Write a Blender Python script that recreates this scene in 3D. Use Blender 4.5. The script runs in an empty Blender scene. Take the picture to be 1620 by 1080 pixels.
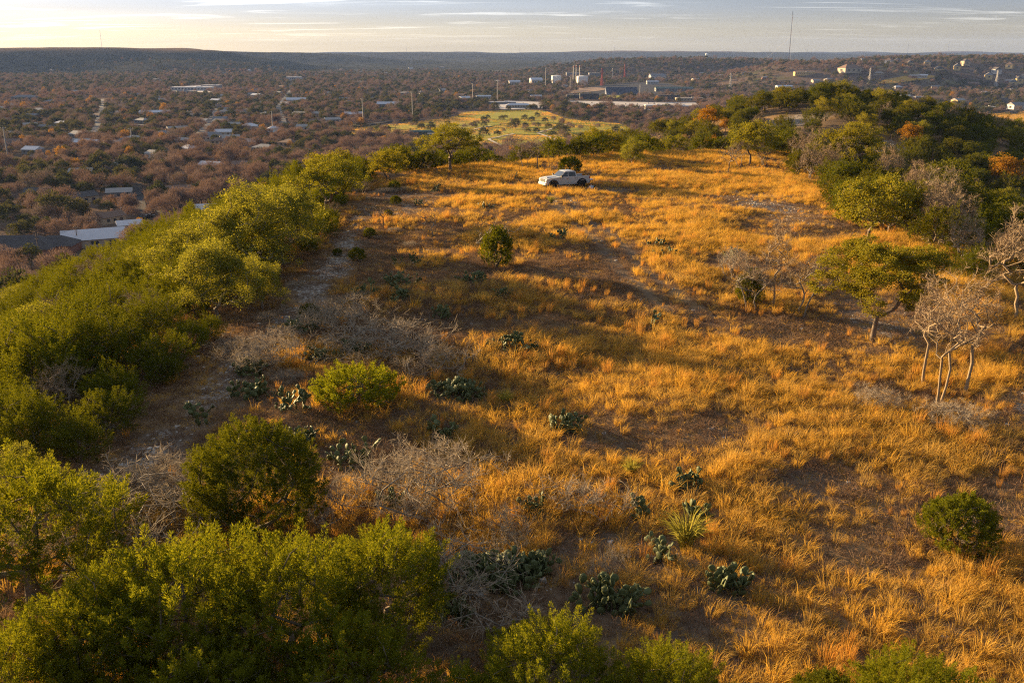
import bpy, math, random
import numpy as np
from mathutils import Vector, Matrix

# ------------------------------------------------------------------ camera, sky, sun, exposure
sc = bpy.context.scene
CAMZ, PITCH, F = 15.0, math.radians(17.5), 1450.0          # metres, tilt down, focal length in photo pixels
cam_d = bpy.data.cameras.new('camera'); cam = bpy.data.objects.new('camera', cam_d)
sc.collection.objects.link(cam); sc.camera = cam
cam.location = (0, 0, CAMZ); cam.rotation_euler = (math.pi / 2 - PITCH, 0, 0)
cam_d.sensor_width = 36; cam_d.lens = 36 * F / 1620; cam_d.clip_start = 0.5; cam_d.clip_end = 60000

SUN_AZ, SUN_EL = math.radians(-54), math.radians(9.8)     # azimuth from +Y, negative = left of the view
sdir = Vector((math.sin(SUN_AZ) * math.cos(SUN_EL), math.cos(SUN_AZ) * math.cos(SUN_EL), math.sin(SUN_EL)))
sl = bpy.data.lights.new('sun', 'SUN'); so = bpy.data.objects.new('sun', sl); sc.collection.objects.link(so)
sl.energy = 5.0; sl.angle = math.radians(0.6); sl.color = (1.0, 0.69, 0.34)
so.rotation_euler = (-sdir).to_track_quat('-Z', 'Y').to_euler()

world = bpy.data.worlds.new('World'); sc.world = world; world.use_nodes = True
def build_world():
    nt = world.node_tree; N = nt.nodes; L = nt.links
    bg = N['Background']
    sky = N.new('ShaderNodeTexSky'); sky.sky_type = 'NISHITA'; sky.sun_disc = False
    sky.sun_elevation = SUN_EL; sky.sun_rotation = SUN_AZ
    sky.altitude = 300; sky.air_density = 1.0; sky.dust_density = 1.4; sky.ozone_density = 1.6
    tc = N.new('ShaderNodeTexCoord')
    # cirrus: noise on the sky plane (direction divided by height), thin streaks
    sep = N.new('ShaderNodeSeparateXYZ'); L.new(tc.outputs['Generated'], sep.inputs[0])
    def m(op, a, b=None, c=None):
        n = N.new('ShaderNodeMath'); n.operation = op
        for i, v in enumerate((a, b, c)):
            if v is None: continue
            if isinstance(v, (int, float)): n.inputs[i].default_value = v
            else: L.new(v, n.inputs[i])
        return n.outputs[0]
    zz = m('ADD', m('MAXIMUM', sep.outputs[2], 0.0), 0.045)
    cx = m('DIVIDE', sep.outputs[0], zz); cy = m('DIVIDE', sep.outputs[1], zz)
    cmb = N.new('ShaderNodeCombineXYZ'); L.new(m('MULTIPLY', cx, 0.30), cmb.inputs[0]); L.new(m('MULTIPLY', cy, 0.85), cmb.inputs[1])
    no = N.new('ShaderNodeTexNoise'); no.inputs['Scale'].default_value = 1.5; no.inputs['Detail'].default_value = 7
    no.inputs['Roughness'].default_value = 0.58; no.inputs['Distortion'].default_value = 0.9
    L.new(cmb.outputs[0], no.inputs['Vector'])
    ramp = N.new('ShaderNodeMapRange'); ramp.interpolation_type = 'SMOOTHSTEP'
    ramp.inputs['From Min'].default_value = 0.53; ramp.inputs['From Max'].default_value = 0.70
    L.new(no.outputs['Fac'], ramp.inputs['Value'])
    # clouds brighten towards the sun (forward scattering)
    dot = N.new('ShaderNodeVectorMath'); dot.operation = 'DOT_PRODUCT'; L.new(tc.outputs['Generated'], dot.inputs[0])
    dot.inputs[1].default_value = tuple(sdir)
    fw = m('POWER', m('MAXIMUM', dot.outputs['Value'], 0.0), 7.0)
    amt = m('MULTIPLY', ramp.outputs[0], m('ADD', m('MULTIPLY', fw, 1.7), 0.34))
    fade = N.new('ShaderNodeMapRange'); fade.interpolation_type = 'SMOOTHSTEP'
    fade.inputs['From Min'].default_value = 0.0; fade.inputs['From Max'].default_value = 0.03
    L.new(sep.outputs[2], fade.inputs['Value'])
    amt = m('MULTIPLY', amt, fade.outputs[0])
    # a thin high cloud sheet lies over the whole sky, clear only in a band above the horizon; it is brighter towards the sun
    vf = N.new('ShaderNodeMapRange'); vf.interpolation_type = 'SMOOTHSTEP'; L.new(sep.outputs[2], vf.inputs['Value'])
    vf.inputs['From Min'].default_value = 0.0; vf.inputs['From Max'].default_value = 0.044; vf.inputs['To Min'].default_value = 0.70; vf.inputs['To Max'].default_value = 0.86
    soft = N.new('ShaderNodeTexNoise'); soft.inputs['Scale'].default_value = 0.5; soft.inputs['Detail'].default_value = 3; L.new(cmb.outputs[0], soft.inputs['Vector'])
    lum = m('MULTIPLY', m('ADD', m('MULTIPLY', fw, 0.5), m('ADD', m('MULTIPLY', m('POWER', m('MAXIMUM', dot.outputs['Value'], 0.0), 2.0), 2.7), 1.45)), m('ADD', m('MULTIPLY', soft.outputs['Fac'], 0.5), 0.75))
    vc = N.new('ShaderNodeMix'); vc.data_type = 'RGBA'; vc.blend_type = 'MULTIPLY'; vc.inputs['Factor'].default_value = 1; L.new(lum, vc.inputs['B'])
    hb = N.new('ShaderNodeMapRange'); hb.interpolation_type = 'SMOOTHSTEP'; L.new(sep.outputs[2], hb.inputs['Value']); hb.inputs['From Min'].default_value = 0.004; hb.inputs['From Max'].default_value = 0.05
    hc = N.new('ShaderNodeMix'); hc.data_type = 'RGBA'; L.new(hb.outputs[0], hc.inputs['Factor']); hc.inputs['A'].default_value = (1.62, 1.32, 0.80, 1); hc.inputs['B'].default_value = (0.95, 1.06, 1.28, 1); L.new(hc.outputs['Result'], vc.inputs['A'])
    veil = N.new('ShaderNodeMix'); veil.data_type = 'RGBA'; L.new(vf.outputs[0], veil.inputs['Factor'])
    L.new(sky.outputs[0], veil.inputs['A']); L.new(vc.outputs['Result'], veil.inputs['B'])
    cl = N.new('ShaderNodeMix'); cl.data_type = 'RGBA'; cl.blend_type = 'ADD'; L.new(amt, cl.inputs['Factor'])
    L.new(veil.outputs['Result'], cl.inputs['A']); cl.inputs['B'].default_value = (5.0, 4.8, 4.4, 1)
    L.new(cl.outputs['Result'], bg.inputs['Color']); bg.inputs['Strength'].default_value = 0.053
build_world()
vs = sc.view_settings; vs.view_transform = 'Standard'; vs.look = 'None'; vs.exposure = 2.05; vs.gamma = 1.0; vs.use_curve_mapping = False
cy = sc.cycles
cy.max_bounces = 5; cy.diffuse_bounces = 2; cy.glossy_bounces = 2; cy.transmission_bounces = 3; cy.transparent_max_bounces = 4; cy.volume_bounces = 0
cy.caustics_reflective = False; cy.caustics_refractive = False
cy.use_denoising = False; cy.filter_width = 1.2

RNG = np.random.default_rng(7); random.seed(7)

# ------------------------------------------------------------------ helpers
def _hash(ix, iy, s):
    h = (ix.astype(np.int64) * 374761393 + iy.astype(np.int64) * 668265263 + s * 974711) & 0x7fffffff
    h = (h ^ (h >> 13)) * 1274126177 & 0x7fffffff
    return ((h ^ (h >> 16)) & 0xffff) / 65535.0
def vnoise(x, y, s=0):
    x = np.asarray(x, float); y = np.asarray(y, float)
    ix = np.floor(x); iy = np.floor(y); fx = x - ix; fy = y - iy
    fx = fx * fx * (3 - 2 * fx); fy = fy * fy * (3 - 2 * fy)
    a = _hash(ix, iy, s); b = _hash(ix + 1, iy, s); c = _hash(ix, iy + 1, s); d = _hash(ix + 1, iy + 1, s)
    return (a * (1 - fx) + b * fx) * (1 - fy) + (c * (1 - fx) + d * fx) * fy
def fbm(x, y, s=0, o=4):
    t = 0; a = 0.5
    for i in range(o): t = t + a * vnoise(x * 2 ** i, y * 2 ** i, s + i * 17); a *= 0.5
    return t / (1 - 0.5 ** o)
def sst(a, b, x):
    t = np.clip((np.asarray(x, float) - a) / (b - a), 0, 1); return t * t * (3 - 2 * t)

class Geo:
    def __init__(s): s.v = []; s.f = []; s.n = 0; s.mi = []
    def add(s, verts, faces, mi=0):
        verts = np.asarray(verts, float).reshape(-1, 3); faces = np.asarray(faces, np.int64)
        s.v.append(verts); s.f.append(faces + s.n); s.mi.append(mi); s.n += len(verts); return s
    def box(s, c, d, rz=0, mi=0, top=(1, 1)):
        x, y, z = [q / 2 for q in d]; tx, ty = top
        p = np.array([(-x, -y, -z), (x, -y, -z), (x, y, -z), (-x, y, -z), (-x * tx, -y * ty, z), (x * tx, -y * ty, z), (x * tx, y * ty, z), (-x * tx, y * ty, z)])
        if rz:
            ca, sa = math.cos(rz), math.sin(rz); p = np.c_[p[:, 0] * ca - p[:, 1] * sa, p[:, 0] * sa + p[:, 1] * ca, p[:, 2]]
        return s.add(p + np.array(c), [(3, 2, 1, 0), (4, 5, 6, 7), (0, 1, 5, 4), (1, 2, 6, 5), (2, 3, 7, 6), (3, 0, 4, 7)], mi)
    def tube(s, P, R, n=5, mi=0, cap=False):
        P = np.asarray(P, float); R = np.broadcast_to(np.asarray(R, float), (len(P),))
        T = np.gradient(P, axis=0); T /= np.linalg.norm(T, axis=1)[:, None] + 1e-9
        ref = np.array([0.31, 0.17, 0.93]) if abs(T[0, 2]) < 0.8 else np.array([0.93, 0.2, 0.1])
        A = np.cross(T, ref); A /= np.linalg.norm(A, axis=1)[:, None] + 1e-9; B = np.cross(T, A)
        an = np.arange(n) * 2 * math.pi / n
        V = P[:, None, :] + R[:, None, None] * (np.cos(an)[None, :, None] * A[:, None, :] + np.sin(an)[None, :, None] * B[:, None, :])
        k = len(P); i = np.arange(k - 1)[:, None] * n; j = np.arange(n)[None, :]; j2 = (j + 1) % n
        Fq = np.stack([i + j, i + j2, i + n + j2, i + n + j], -1).reshape(-1, 4)
        s.add(V.reshape(-1, 3), Fq, mi)
        if cap:
            s.add(V[0], [list(range(n))[::-1]], mi); s.add(V[-1], [list(range(n))], mi)
        return s
    def lathe(s, prof, n=20, mi=0, c=(0, 0, 0)):           # prof: (r, z) rows round the z axis
        prof = np.asarray(prof, float); an = np.arange(n) * 2 * math.pi / n
        V = np.stack([prof[:, 0][:, None] * np.cos(an), prof[:, 0][:, None] * np.sin(an), np.repeat(prof[:, 1][:, None], n, 1)], -1)
        i = np.arange(len(prof) - 1)[:, None] * n; j = np.arange(n)[None, :]; j2 = (j + 1) % n
        return s.add(V.reshape(-1, 3) + np.array(c), np.stack([i + j, i + j2, i + n + j2, i + n + j], -1).reshape(-1, 4), mi)
    def prism(s, poly, y0, y1, mi=0, inset=0.0):           # poly in (x, z), extruded along y
        poly = np.asarray(poly, float); n = len(poly)
        a = np.c_[poly[:, 0], np.full(n, y0), poly[:, 1]]; b = np.c_[poly[:, 0], np.full(n, y1), poly[:, 1]]
        i = np.arange(n); j = (i + 1) % n
        s.add(np.r_[a, b], np.stack([i, j, j + n, i + n], -1), mi)
        s.add(a, [list(range(n))[::-1]], mi); s.add(b, [list(range(n))], mi); return s
    def mesh(s, name, mats, smooth=False):
        V = np.concatenate(s.v) if s.v else np.zeros((0, 3))
        me = bpy.data.meshes.new(name)
        lo = np.concatenate([f.ravel() for f in s.f]).astype(np.int32)
        sz = np.concatenate([np.full(len(f), f.shape[1]) for f in s.f])
        mi = np.concatenate([np.full(len(f), m) for f, m in zip(s.f, s.mi)]).astype(np.int32)
        me.vertices.add(len(V)); me.vertices.foreach_set('co', V.ravel().astype(np.float32))
        me.loops.add(len(lo)); me.loops.foreach_set('vertex_index', lo)
        me.polygons.add(len(sz)); me.polygons.foreach_set('loop_start', np.r_[0, np.cumsum(sz)[:-1]].astype(np.int32))
        me.polygons.foreach_set('material_index', mi)
        me.polygons.foreach_set('use_smooth', np.full(len(sz), smooth))
        me.update(calc_edges=True)
        for q in (mats if isinstance(mats, (list, tuple)) else [mats]): me.materials.append(q)
        return me

COL = sc.collection
def tag(o, label=None, cat=None, group=None, kind=None):
    if label: o['label'] = label
    if cat: o['category'] = cat
    if group: o['group'] = group
    if kind: o['kind'] = kind
    return o
def obj(name, me, parent=None, loc=(0, 0, 0), rz=0.0, scale=1.0):
    o = bpy.data.objects.new(name, me); COL.objects.link(o)
    o.location = loc; o.rotation_euler = (0, 0, rz)
    o.scale = (scale,) * 3 if isinstance(scale, (int, float)) else scale
    if parent is not None: o.parent = parent
    return o

# ------------------------------------------------------------------ terrain
def smax(a, b, k): 
    m_ = np.maximum(a, b); return m_ + k * np.log(np.exp((a - m_) / k) + np.exp((b - m_) / k))
def fall(d, near, slope, deep):
    d = np.maximum(d, 0); g = d * d / (d + near) * slope; return deep * np.tanh(g / deep)
def mesa(x, y, cx, cy, ax, ay, rot, top, edge, s=0):
    c, q = math.cos(rot), math.sin(rot); u = (x - cx) * c + (y - cy) * q; v = -(x - cx) * q + (y - cy) * c
    r = np.sqrt((u / ax) ** 2 + (v / ay) ** 2) + 0.35 * (fbm(x / 420., y / 420., 40 + s, 3) - 0.5)
    return top * (1 - sst(1 - edge, 1 + edge, r))
def track_x(y): return -14.0 - 1.2 * np.sin(y * 0.07 + 0.6)
def far_hills(x, y):
    hills = 0
    hills = np.maximum(hills, mesa(x, y, -2150, 3350, 1250, 520, 0.18, 76, 0.35, 1))     # long ridge at the left
    hills = np.maximum(hills, mesa(x, y, -1120, 3150, 330, 230, -0.5, 34, 0.6, 11))       # its low spur
    hills = np.maximum(hills, mesa(x, y, -1500, 4700, 900, 380, -0.12, 56, 0.45, 2))
    hills = np.maximum(hills, mesa(x, y, -1150, 6400, 1300, 420, -0.1, 34, 0.45, 3))
    hills = np.maximum(hills, mesa(x, y, 600, 7600, 2600, 600, 0.05, 30, 0.4, 12))
    hills = np.maximum(hills, mesa(x, y, 560, 2950, 420, 330, 0.1, 42, 0.5, 4))           # dark wooded mesa, right of the tanks
    hills = np.maximum(hills, mesa(x, y, 720, 2150, 230, 260, -0.3, 44, 0.6, 5))          # sunlit spur
    hills = np.maximum(hills, mesa(x, y, 1500, 2480, 850, 360, 0.05, 50, 0.3, 6))        # mesa with houses
    hills = np.maximum(hills, mesa(x, y, 640, 1480, 130, 70, 0.1, 9, 0.6, 7))
    hills = np.maximum(hills, mesa(x, y, -1330, 980, 330, 620, 0.12, 128, 0.45, 8))        # unseen ridge added left of the view to shade the valley
    return hills + 17 * (fbm(x / 300., y / 300., 45, 4) - .5) * sst(2400, 3600, np.hypot(x, y))
def H(x, y):
    x = np.asarray(x, float); y = np.asarray(y, float)
    D = np.sqrt(x * x + y * y)
    val = -62 + np.clip(D - 1100, 0, 6000) * 0.0062 + np.clip(D - 7100, 0, 8000) * 0.0078
    roll = (fbm(x / 900., y / 900., 3, 3) - 0.5)
    val = val + roll * (4 + 30 * sst(1900, 5200, D) + 22 * sst(5000, 9000, D)) * sst(700, 1700, D)
    if np.max(D) < 640: hills = None
    else: hills = far_hills(x, y)
    if hills is not None: val = val + hills
    # the hilltop
    xl = -15.0 + 0 * y; xr = 26 + np.clip(y - 60, 0, 90) * 0.10 + np.clip(45 - y, 0, 60) * 0.05
    ye = 120 + (np.clip(x, -14, 30) + 14) * 0.55
    dl = xl - x; dr = x - xr; df = y - ye; db = -120 - y
    plat = 0.25 * np.exp(-((x - 6) / 16) ** 2) + 0.85 * (fbm(x / 9., y / 9., 9, 3) - 0.5) + 0.22 * (vnoise(x / 2.4, y / 2.4, 14) - 0.5) + 0.9 * (fbm(x / 40., y / 40., 5, 2) - 0.5)
    ff = fall(df, 22, 0.40, 78)
    drop = np.sqrt(fall(dl, 12, 0.46, 78) ** 2 + ff ** 2 + fall(db, 20, 0.4, 78) ** 2)
    drop = np.sqrt(drop ** 2 + fall(dr, 24, 0.40, 78) ** 2)
    plat = plat - drop + 1.2 * (fbm(x / 25., y / 25., 21, 3) - 0.5) * sst(2, 14, drop)
    dx = x - 92; dy = y - 270
    r = np.sqrt((dx / 1.15) ** 2 + (dy / np.where(dy < 0, 1.55, 1.0)) ** 2)
    knob = 1.6 - fall(r, 34, 0.46, 85) + 2.2 * (fbm(x / 28., y / 28., 31, 3) - 0.5)
    hill = smax(plat, knob, 2.2)
    return smax(hill, val, 2.5)
RT = np.array([1., 0, 0]); UP = np.array([0, math.sin(PITCH), math.cos(PITCH)]); FW = np.array([0, math.cos(PITCH), -math.sin(PITCH)])
def ray(px, py): return (px - 810) / F * RT + (540 - py) / F * UP + FW
_T = np.geomspace(8, 11400, 1600)
def gp(px, py, lift=0.0):                                   # where a line of sight meets the ground
    d = ray(px, py)
    for T in (_T[_T < 560], _T[_T > 550]):
        X = T * d[0]; Y = T * d[1]; Z = CAMZ + T * d[2]
        below = np.nonzero(Z < H(X, Y) + lift)[0]
        if len(below): break
    i = below[0] if len(below) else len(T) - 1
    a, b = T[max(i - 1, 0)], T[i]
    for _ in range(18):
        c = (a + b) / 2
        if CAMZ + c * d[2] < H(c * d[0], c * d[1]) + lift: b = c
        else: a = c
    return float(b * d[0]), float(b * d[1]), float(H(b * d[0], b * d[1]))
def at(px, py, dist):                                        # a point on a line of sight at ground distance dist
    d = ray(px, py); t = dist / math.hypot(d[0], d[1]); return t * d[0], t * d[1], CAMZ + t * d[2]
def hz(x, y): return float(H(x, y))
def bearing(px, dist): d = ray(px, 300); h = math.hypot(d[0], d[1]); return dist * d[0] / h, dist * d[1] / h

# ------------------------------------------------------------------ materials
def newmat(name):
    m = bpy.data.materials.new(name); m.use_nodes = True; nt = m.node_tree; nt.nodes.clear()
    out = nt.nodes.new('ShaderNodeOutputMaterial'); return m, nt, out
def plain(name, col, rough=0.7, metal=0.0, var=0.12, scale=3.0, spec=0.3, bump=0.0):
    m, nt, out = newmat(name); N = nt.nodes; L = nt.links
    b = N.new('ShaderNodeBsdfPrincipled'); b.inputs['Roughness'].default_value = rough; b.inputs['Metallic'].default_value = metal
    b.inputs['Specular IOR Level'].default_value = spec
    tc = N.new('ShaderNodeTexCoord'); no = N.new('ShaderNodeTexNoise'); no.inputs['Scale'].default_value = scale; no.inputs['Detail'].default_value = 4
    L.new(tc.outputs['Object'], no.inputs['Vector'])
    mx = N.new('ShaderNodeMix'); mx.data_type = 'RGBA'; L.new(no.outputs['Fac'], mx.inputs['Factor'])
    mx.inputs['A'].default_value = tuple(c * (1 - var) for c in col) + (1,); mx.inputs['B'].default_value = tuple(min(1, c * (1 + var)) for c in col) + (1,)
    L.new(mx.outputs['Result'], b.inputs['Base Color'])
    if bump:
        bp = N.new('ShaderNodeBump'); bp.inputs['Strength'].default_value = bump; L.new(no.outputs['Fac'], bp.inputs['Height']); L.new(bp.outputs[0], b.inputs['Normal'])
    L.new(b.outputs[0], out.inputs[0]); return m
def leafmat(name, c1, c2, trans=0.35, tcol=None, c3=None, objvar=0.5):
    """leaves and blades: every piece its own tint, every plant its own too; thin, so light comes through"""
    m, nt, out = newmat(name); N = nt.nodes; L = nt.links
    g = N.new('ShaderNodeNewGeometry'); oi = N.new('ShaderNodeObjectInfo')
    mx = N.new('ShaderNodeMix'); mx.data_type = 'RGBA'; L.new(g.outputs['Random Per Island'], mx.inputs['Factor'])
    mx.inputs['A'].default_value = c1 + (1,); mx.inputs['B'].default_value = c2 + (1,)
    col = mx.outputs['Result']
    if c3:
        m2 = N.new('ShaderNodeMix'); m2.data_type = 'RGBA'; mr = N.new('ShaderNodeMapRange'); L.new(oi.outputs['Random'], mr.inputs['Value'])
        mr.inputs['To Max'].default_value = objvar
        L.new(mr.outputs[0], m2.inputs['Factor']); L.new(col, m2.inputs['A']); m2.inputs['B'].default_value = c3 + (1,); col = m2.outputs['Result']
    d = N.new('ShaderNodeBsdfDiffuse'); L.new(col, d.inputs['Color'])
    t = N.new('ShaderNodeBsdfTranslucent')
    if tcol:
        m3 = N.new('ShaderNodeMix'); m3.data_type = 'RGBA'; m3.blend_type = 'MULTIPLY'; m3.inputs['Factor'].default_value = 1
        L.new(col, m3.inputs['A']); m3.inputs['B'].default_value = tcol + (1,); L.new(m3.outputs['Result'], t.inputs['Color'])
    else: L.new(col, t.inputs['Color'])
    s = N.new('ShaderNodeMixShader'); s.inputs[0].default_value = trans; L.new(d.outputs[0], s.inputs[1]); L.new(t.outputs[0], s.inputs[2])
    L.new(s.outputs[0], out.inputs[0]); return m

M = {}
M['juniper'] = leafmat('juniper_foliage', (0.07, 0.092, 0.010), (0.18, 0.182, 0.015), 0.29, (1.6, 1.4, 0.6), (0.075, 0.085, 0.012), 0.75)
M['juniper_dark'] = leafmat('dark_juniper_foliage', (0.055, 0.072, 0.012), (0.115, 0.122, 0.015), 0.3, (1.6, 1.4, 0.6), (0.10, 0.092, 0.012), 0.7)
M['juniper_lit_tint'] = leafmat('lit_tint_juniper_foliage', (0.07, 0.095, 0.010), (0.21, 0.212, 0.016), 0.38, (1.6, 1.4, 0.6), (0.11, 0.12, 0.012), 0.5)  # brighter copy of the juniper leaves, sunlight put into the colour
M['oak'] = leafmat('live_oak_leaves', (0.12, 0.135, 0.018), (0.22, 0.21, 0.03), 0.32, (1.6, 1.4, 0.6), (0.19, 0.16, 0.02), 0.6)
M['oakpale'] = leafmat('pale_oak_leaves', (0.115, 0.125, 0.02), (0.27, 0.26, 0.05), 0.36, (1.5, 1.35, 0.6))
M['rust'] = leafmat('rust_leaves', (0.22, 0.12, 0.016), (0.33, 0.18, 0.022), 0.35, (1.5, 1.2, 0.6))
M['twig'] = leafmat('bare_twigs', (0.20, 0.15, 0.10), (0.40, 0.30, 0.19), 0.0, None, (0.26, 0.18, 0.12), 0.6)
M['palebark'] = plain('pale_bark', (0.26, 0.195, 0.125), 0.9, 0, 0.35, 9, 0.1, 0.3)
M['bark'] = plain('grey_bark', (0.16, 0.125, 0.095), 0.9, 0, 0.4, 9, 0.1, 0.3)
M['deadbark'] = plain('silver_deadwood', (0.21, 0.185, 0.155), 0.9, 0, 0.3, 9, 0.1, 0.2)
M['dryshrub'] = leafmat('dry_shrub_stems', (0.23, 0.185, 0.135), (0.43, 0.35, 0.255), 0.15, None, (0.34, 0.28, 0.2), 0.5)
M['greenshrub'] = leafmat('green_shrub_leaves', (0.13, 0.15, 0.012), (0.22, 0.22, 0.016), 0.35, (1.4, 1.3, 0.6))
M['pad'] = plain('cactus_pad_skin', (0.092, 0.108, 0.042), 0.6, 0, 0.45, 4, 0.2, 0.2)
M['yucca'] = leafmat('yucca_blades', (0.22, 0.20, 0.03), (0.40, 0.34, 0.06), 0.3)
M['straw'] = leafmat('straw_grass', (0.40, 0.255, 0.062), (0.66, 0.45, 0.145), 0.42, (1.2, 1.1, 0.75), (0.50, 0.29, 0.05), 0.8)
M['gold'] = leafmat('golden_grass', (0.48, 0.275, 0.036), (0.68, 0.42, 0.075), 0.42, (1.2, 1.1, 0.75), (0.45, 0.29, 0.09), 0.7)
M['bluestem'] = leafmat('orange_bluestem', (0.42, 0.20, 0.04), (0.56, 0.28, 0.06), 0.42, (1.2, 1.1, 0.75), (0.5, 0.30, 0.09), 0.7)
M['weed'] = leafmat('grey_dry_weeds', (0.17, 0.115, 0.075), (0.30, 0.20, 0.12), 0.25, None, (0.20, 0.11, 0.06), 0.7)

def ground_mat():
    m, nt, out = newmat('hill_ground'); N = nt.nodes; L = nt.links
    geo = N.new('ShaderNodeNewGeometry'); P = geo.outputs['Position']
    def noise(scale, detail=5, rough=0.6):
        n = N.new('ShaderNodeTexNoise'); n.inputs['Scale'].default_value = scale; n.inputs['Detail'].default_value = detail
        n.inputs['Roughness'].default_value = rough; L.new(P, n.inputs['Vector']); return n.outputs['Fac']
    def mix(f, a, b):
        x = N.new('ShaderNodeMix'); x.data_type = 'RGBA'
        if isinstance(f, float): x.inputs['Factor'].default_value = f
        else: L.new(f, x.inputs['Factor'])
        for k, v in (('A', a), ('B', b)):
            if isinstance(v, tuple): x.inputs[k].default_value = v + (1,)
            else: L.new(v, x.inputs[k])
        return x.outputs['Result']
    def rng(v, a, b, c=0.0, d=1.0):
        r = N.new('ShaderNodeMapRange'); r.interpolation_type = 'SMOOTHSTEP'; L.new(v, r.inputs['Value'])
        for k, q in zip(('From Min', 'From Max', 'To Min', 'To Max'), (a, b, c, d)): r.inputs[k].default_value = q
        return r.outputs[0]
    def math_(op, a, b):
        n = N.new('ShaderNodeMath'); n.operation = op
        for i, v in enumerate((a, b)):
            if isinstance(v, float): n.inputs[i].default_value = v
            else: L.new(v, n.inputs[i])
        return n.outputs[0]
    def attr(nm):
        a = N.new('ShaderNodeAttribute'); a.attribute_name = nm; return a.outputs['Fac']
    soil = mix(noise(2.2, 6, 0.7), (0.10, 0.075, 0.056), (0.20, 0.15, 0.11))
    soil = mix(rng(noise(0.16, 3), 0.42, 0.62), soil, (0.24, 0.16, 0.085))
    vor = N.new('ShaderNodeTexVoronoi'); vor.inputs['Scale'].default_value = 4.5; L.new(P, vor.inputs['Vector'])
    stone = mix(noise(7.0, 5, 0.7), (0.24, 0.22, 0.20), (0.50, 0.46, 0.41))
    stone = mix(rng(vor.outputs['Distance'], 0.25, 0.5), stone, (0.19, 0.155, 0.125))
    rk = rng(math_('ADD', attr('rock'), math_('MULTIPLY', math_('SUBTRACT', noise(0.9, 6, 0.65), 0.5), 1.6)), 0.42, 0.62)
    hill = mix(rk, soil, stone)
    val = mix(noise(0.02, 6, 0.7), (0.095, 0.068, 0.052), (0.155, 0.115, 0.085))
    val = mix(rng(noise(0.004, 5, 0.65), 0.5, 0.64), val, (0.085, 0.085, 0.04))
    val = mix(rng(noise(0.0016, 5, 0.65), 0.60, 0.66), val, (0.24, 0.20, 0.10))
    far = mix(rng(noise(0.02, 7, 0.85), .35, .65), (0.022, 0.028, 0.018), (0.085, 0.08, 0.055))
    val = mix(attr('far'), val, far)
    c = mix(attr('valley'), hill, val)
    b = N.new('ShaderNodeBsdfDiffuse'); L.new(c, b.inputs['Color'])
    bp = N.new('ShaderNodeBump'); bp.inputs['Strength'].default_value = 0.6; bp.inputs['Distance'].default_value = 0.12
    L.new(math_('ADD', noise(5.0, 6, 0.7), math_('MULTIPLY', vor.outputs['Distance'], 0.6)), bp.inputs['Height']); L.new(bp.outputs[0], b.inputs['Normal'])
    L.new(b.outputs[0], out.inputs[0]); return m

def rockmask(x, y):
    t = np.exp(-((x - track_x(y)) / 1.7) ** 2) * sst(24, 32, y) * (1 - sst(85, 112, y)) * (0.14 + 0.95 * fbm(x / 2.6, y / 2.6, 33, 3))
    t = np.maximum(t, 0.55 * np.exp(-(((x + 10.5) / 6) ** 2 + ((y - 92) / 11) ** 2)))          # ledges by the bare saplings
    t = np.maximum(t, 0.75 * np.exp(-(((x - 26.5) / 5.0) ** 2 + ((y - 93) / 14) ** 2)))         # ledges on the right shoulder
    t = np.maximum(t, 0.62 * np.exp(-(((x - 24) / 3.2) ** 2 + ((y - 36) / 5) ** 2)))
    t = np.maximum(t, 0.55 * np.exp(-(((x - 21.5) / 3.0) ** 2 + ((y - 50) / 6) ** 2)))
    t = np.maximum(t, 0.85 * np.exp(-(((x - 74) / 13) ** 2 + ((y - 248) / 9) ** 2)))           # pale rock on the knoll
    t = np.maximum(t, 0.85 * np.exp(-(((x - 82) / 12) ** 2 + ((y - 216) / 9) ** 2)))
    t = np.maximum(t, 0.30 * np.exp(-(((x - 3) / 5) ** 2 + ((y - 25) / 5) ** 2)))
    return t
def build_ground():
    rings = np.r_[np.geomspace(3.0, 11500, 390)]
    front = np.radians(np.arange(-40, 40.01, 0.27)); rest = np.radians(np.arange(42, 318.1, 3.0))
    an = np.r_[front, rest]; n = len(an); k = len(rings)
    X = rings[:, None] * np.sin(an)[None, :]; Y = rings[:, None] * np.cos(an)[None, :]
    Z = H(X, Y)
    V = np.stack([X, Y, Z], -1).reshape(-1, 3)
    i = np.arange(k - 1)[:, None] * n; j = np.arange(n)[None, :]; j2 = (j + 1) % n
    g = Geo(); g.add(V, np.stack([i + j, i + n + j, i + n + j2, i + j2], -1).reshape(-1, 4))
    g.add(np.r_[V[:n], [[0, 0, hz(0, 0)]]], [(q, (q + 1) % n, n) for q in range(n)])
    me = g.mesh('ground', ground_mat(), True)
    P = np.concatenate(g.v); x, y, z = P.T
    for nm, v in (('rock', rockmask(x, y)), ('valley', 1 - sst(-48, -34, z - np.where(np.hypot(x, y) > 500, 60, 0))), ('far', sst(2200, 3300, np.hypot(x, y)))):
        a = me.attributes.new(nm, 'FLOAT', 'POINT'); a.data.foreach_set('value', v.astype(np.float32))
    tag(obj('ground', me), kind='structure')
build_ground()

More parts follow.
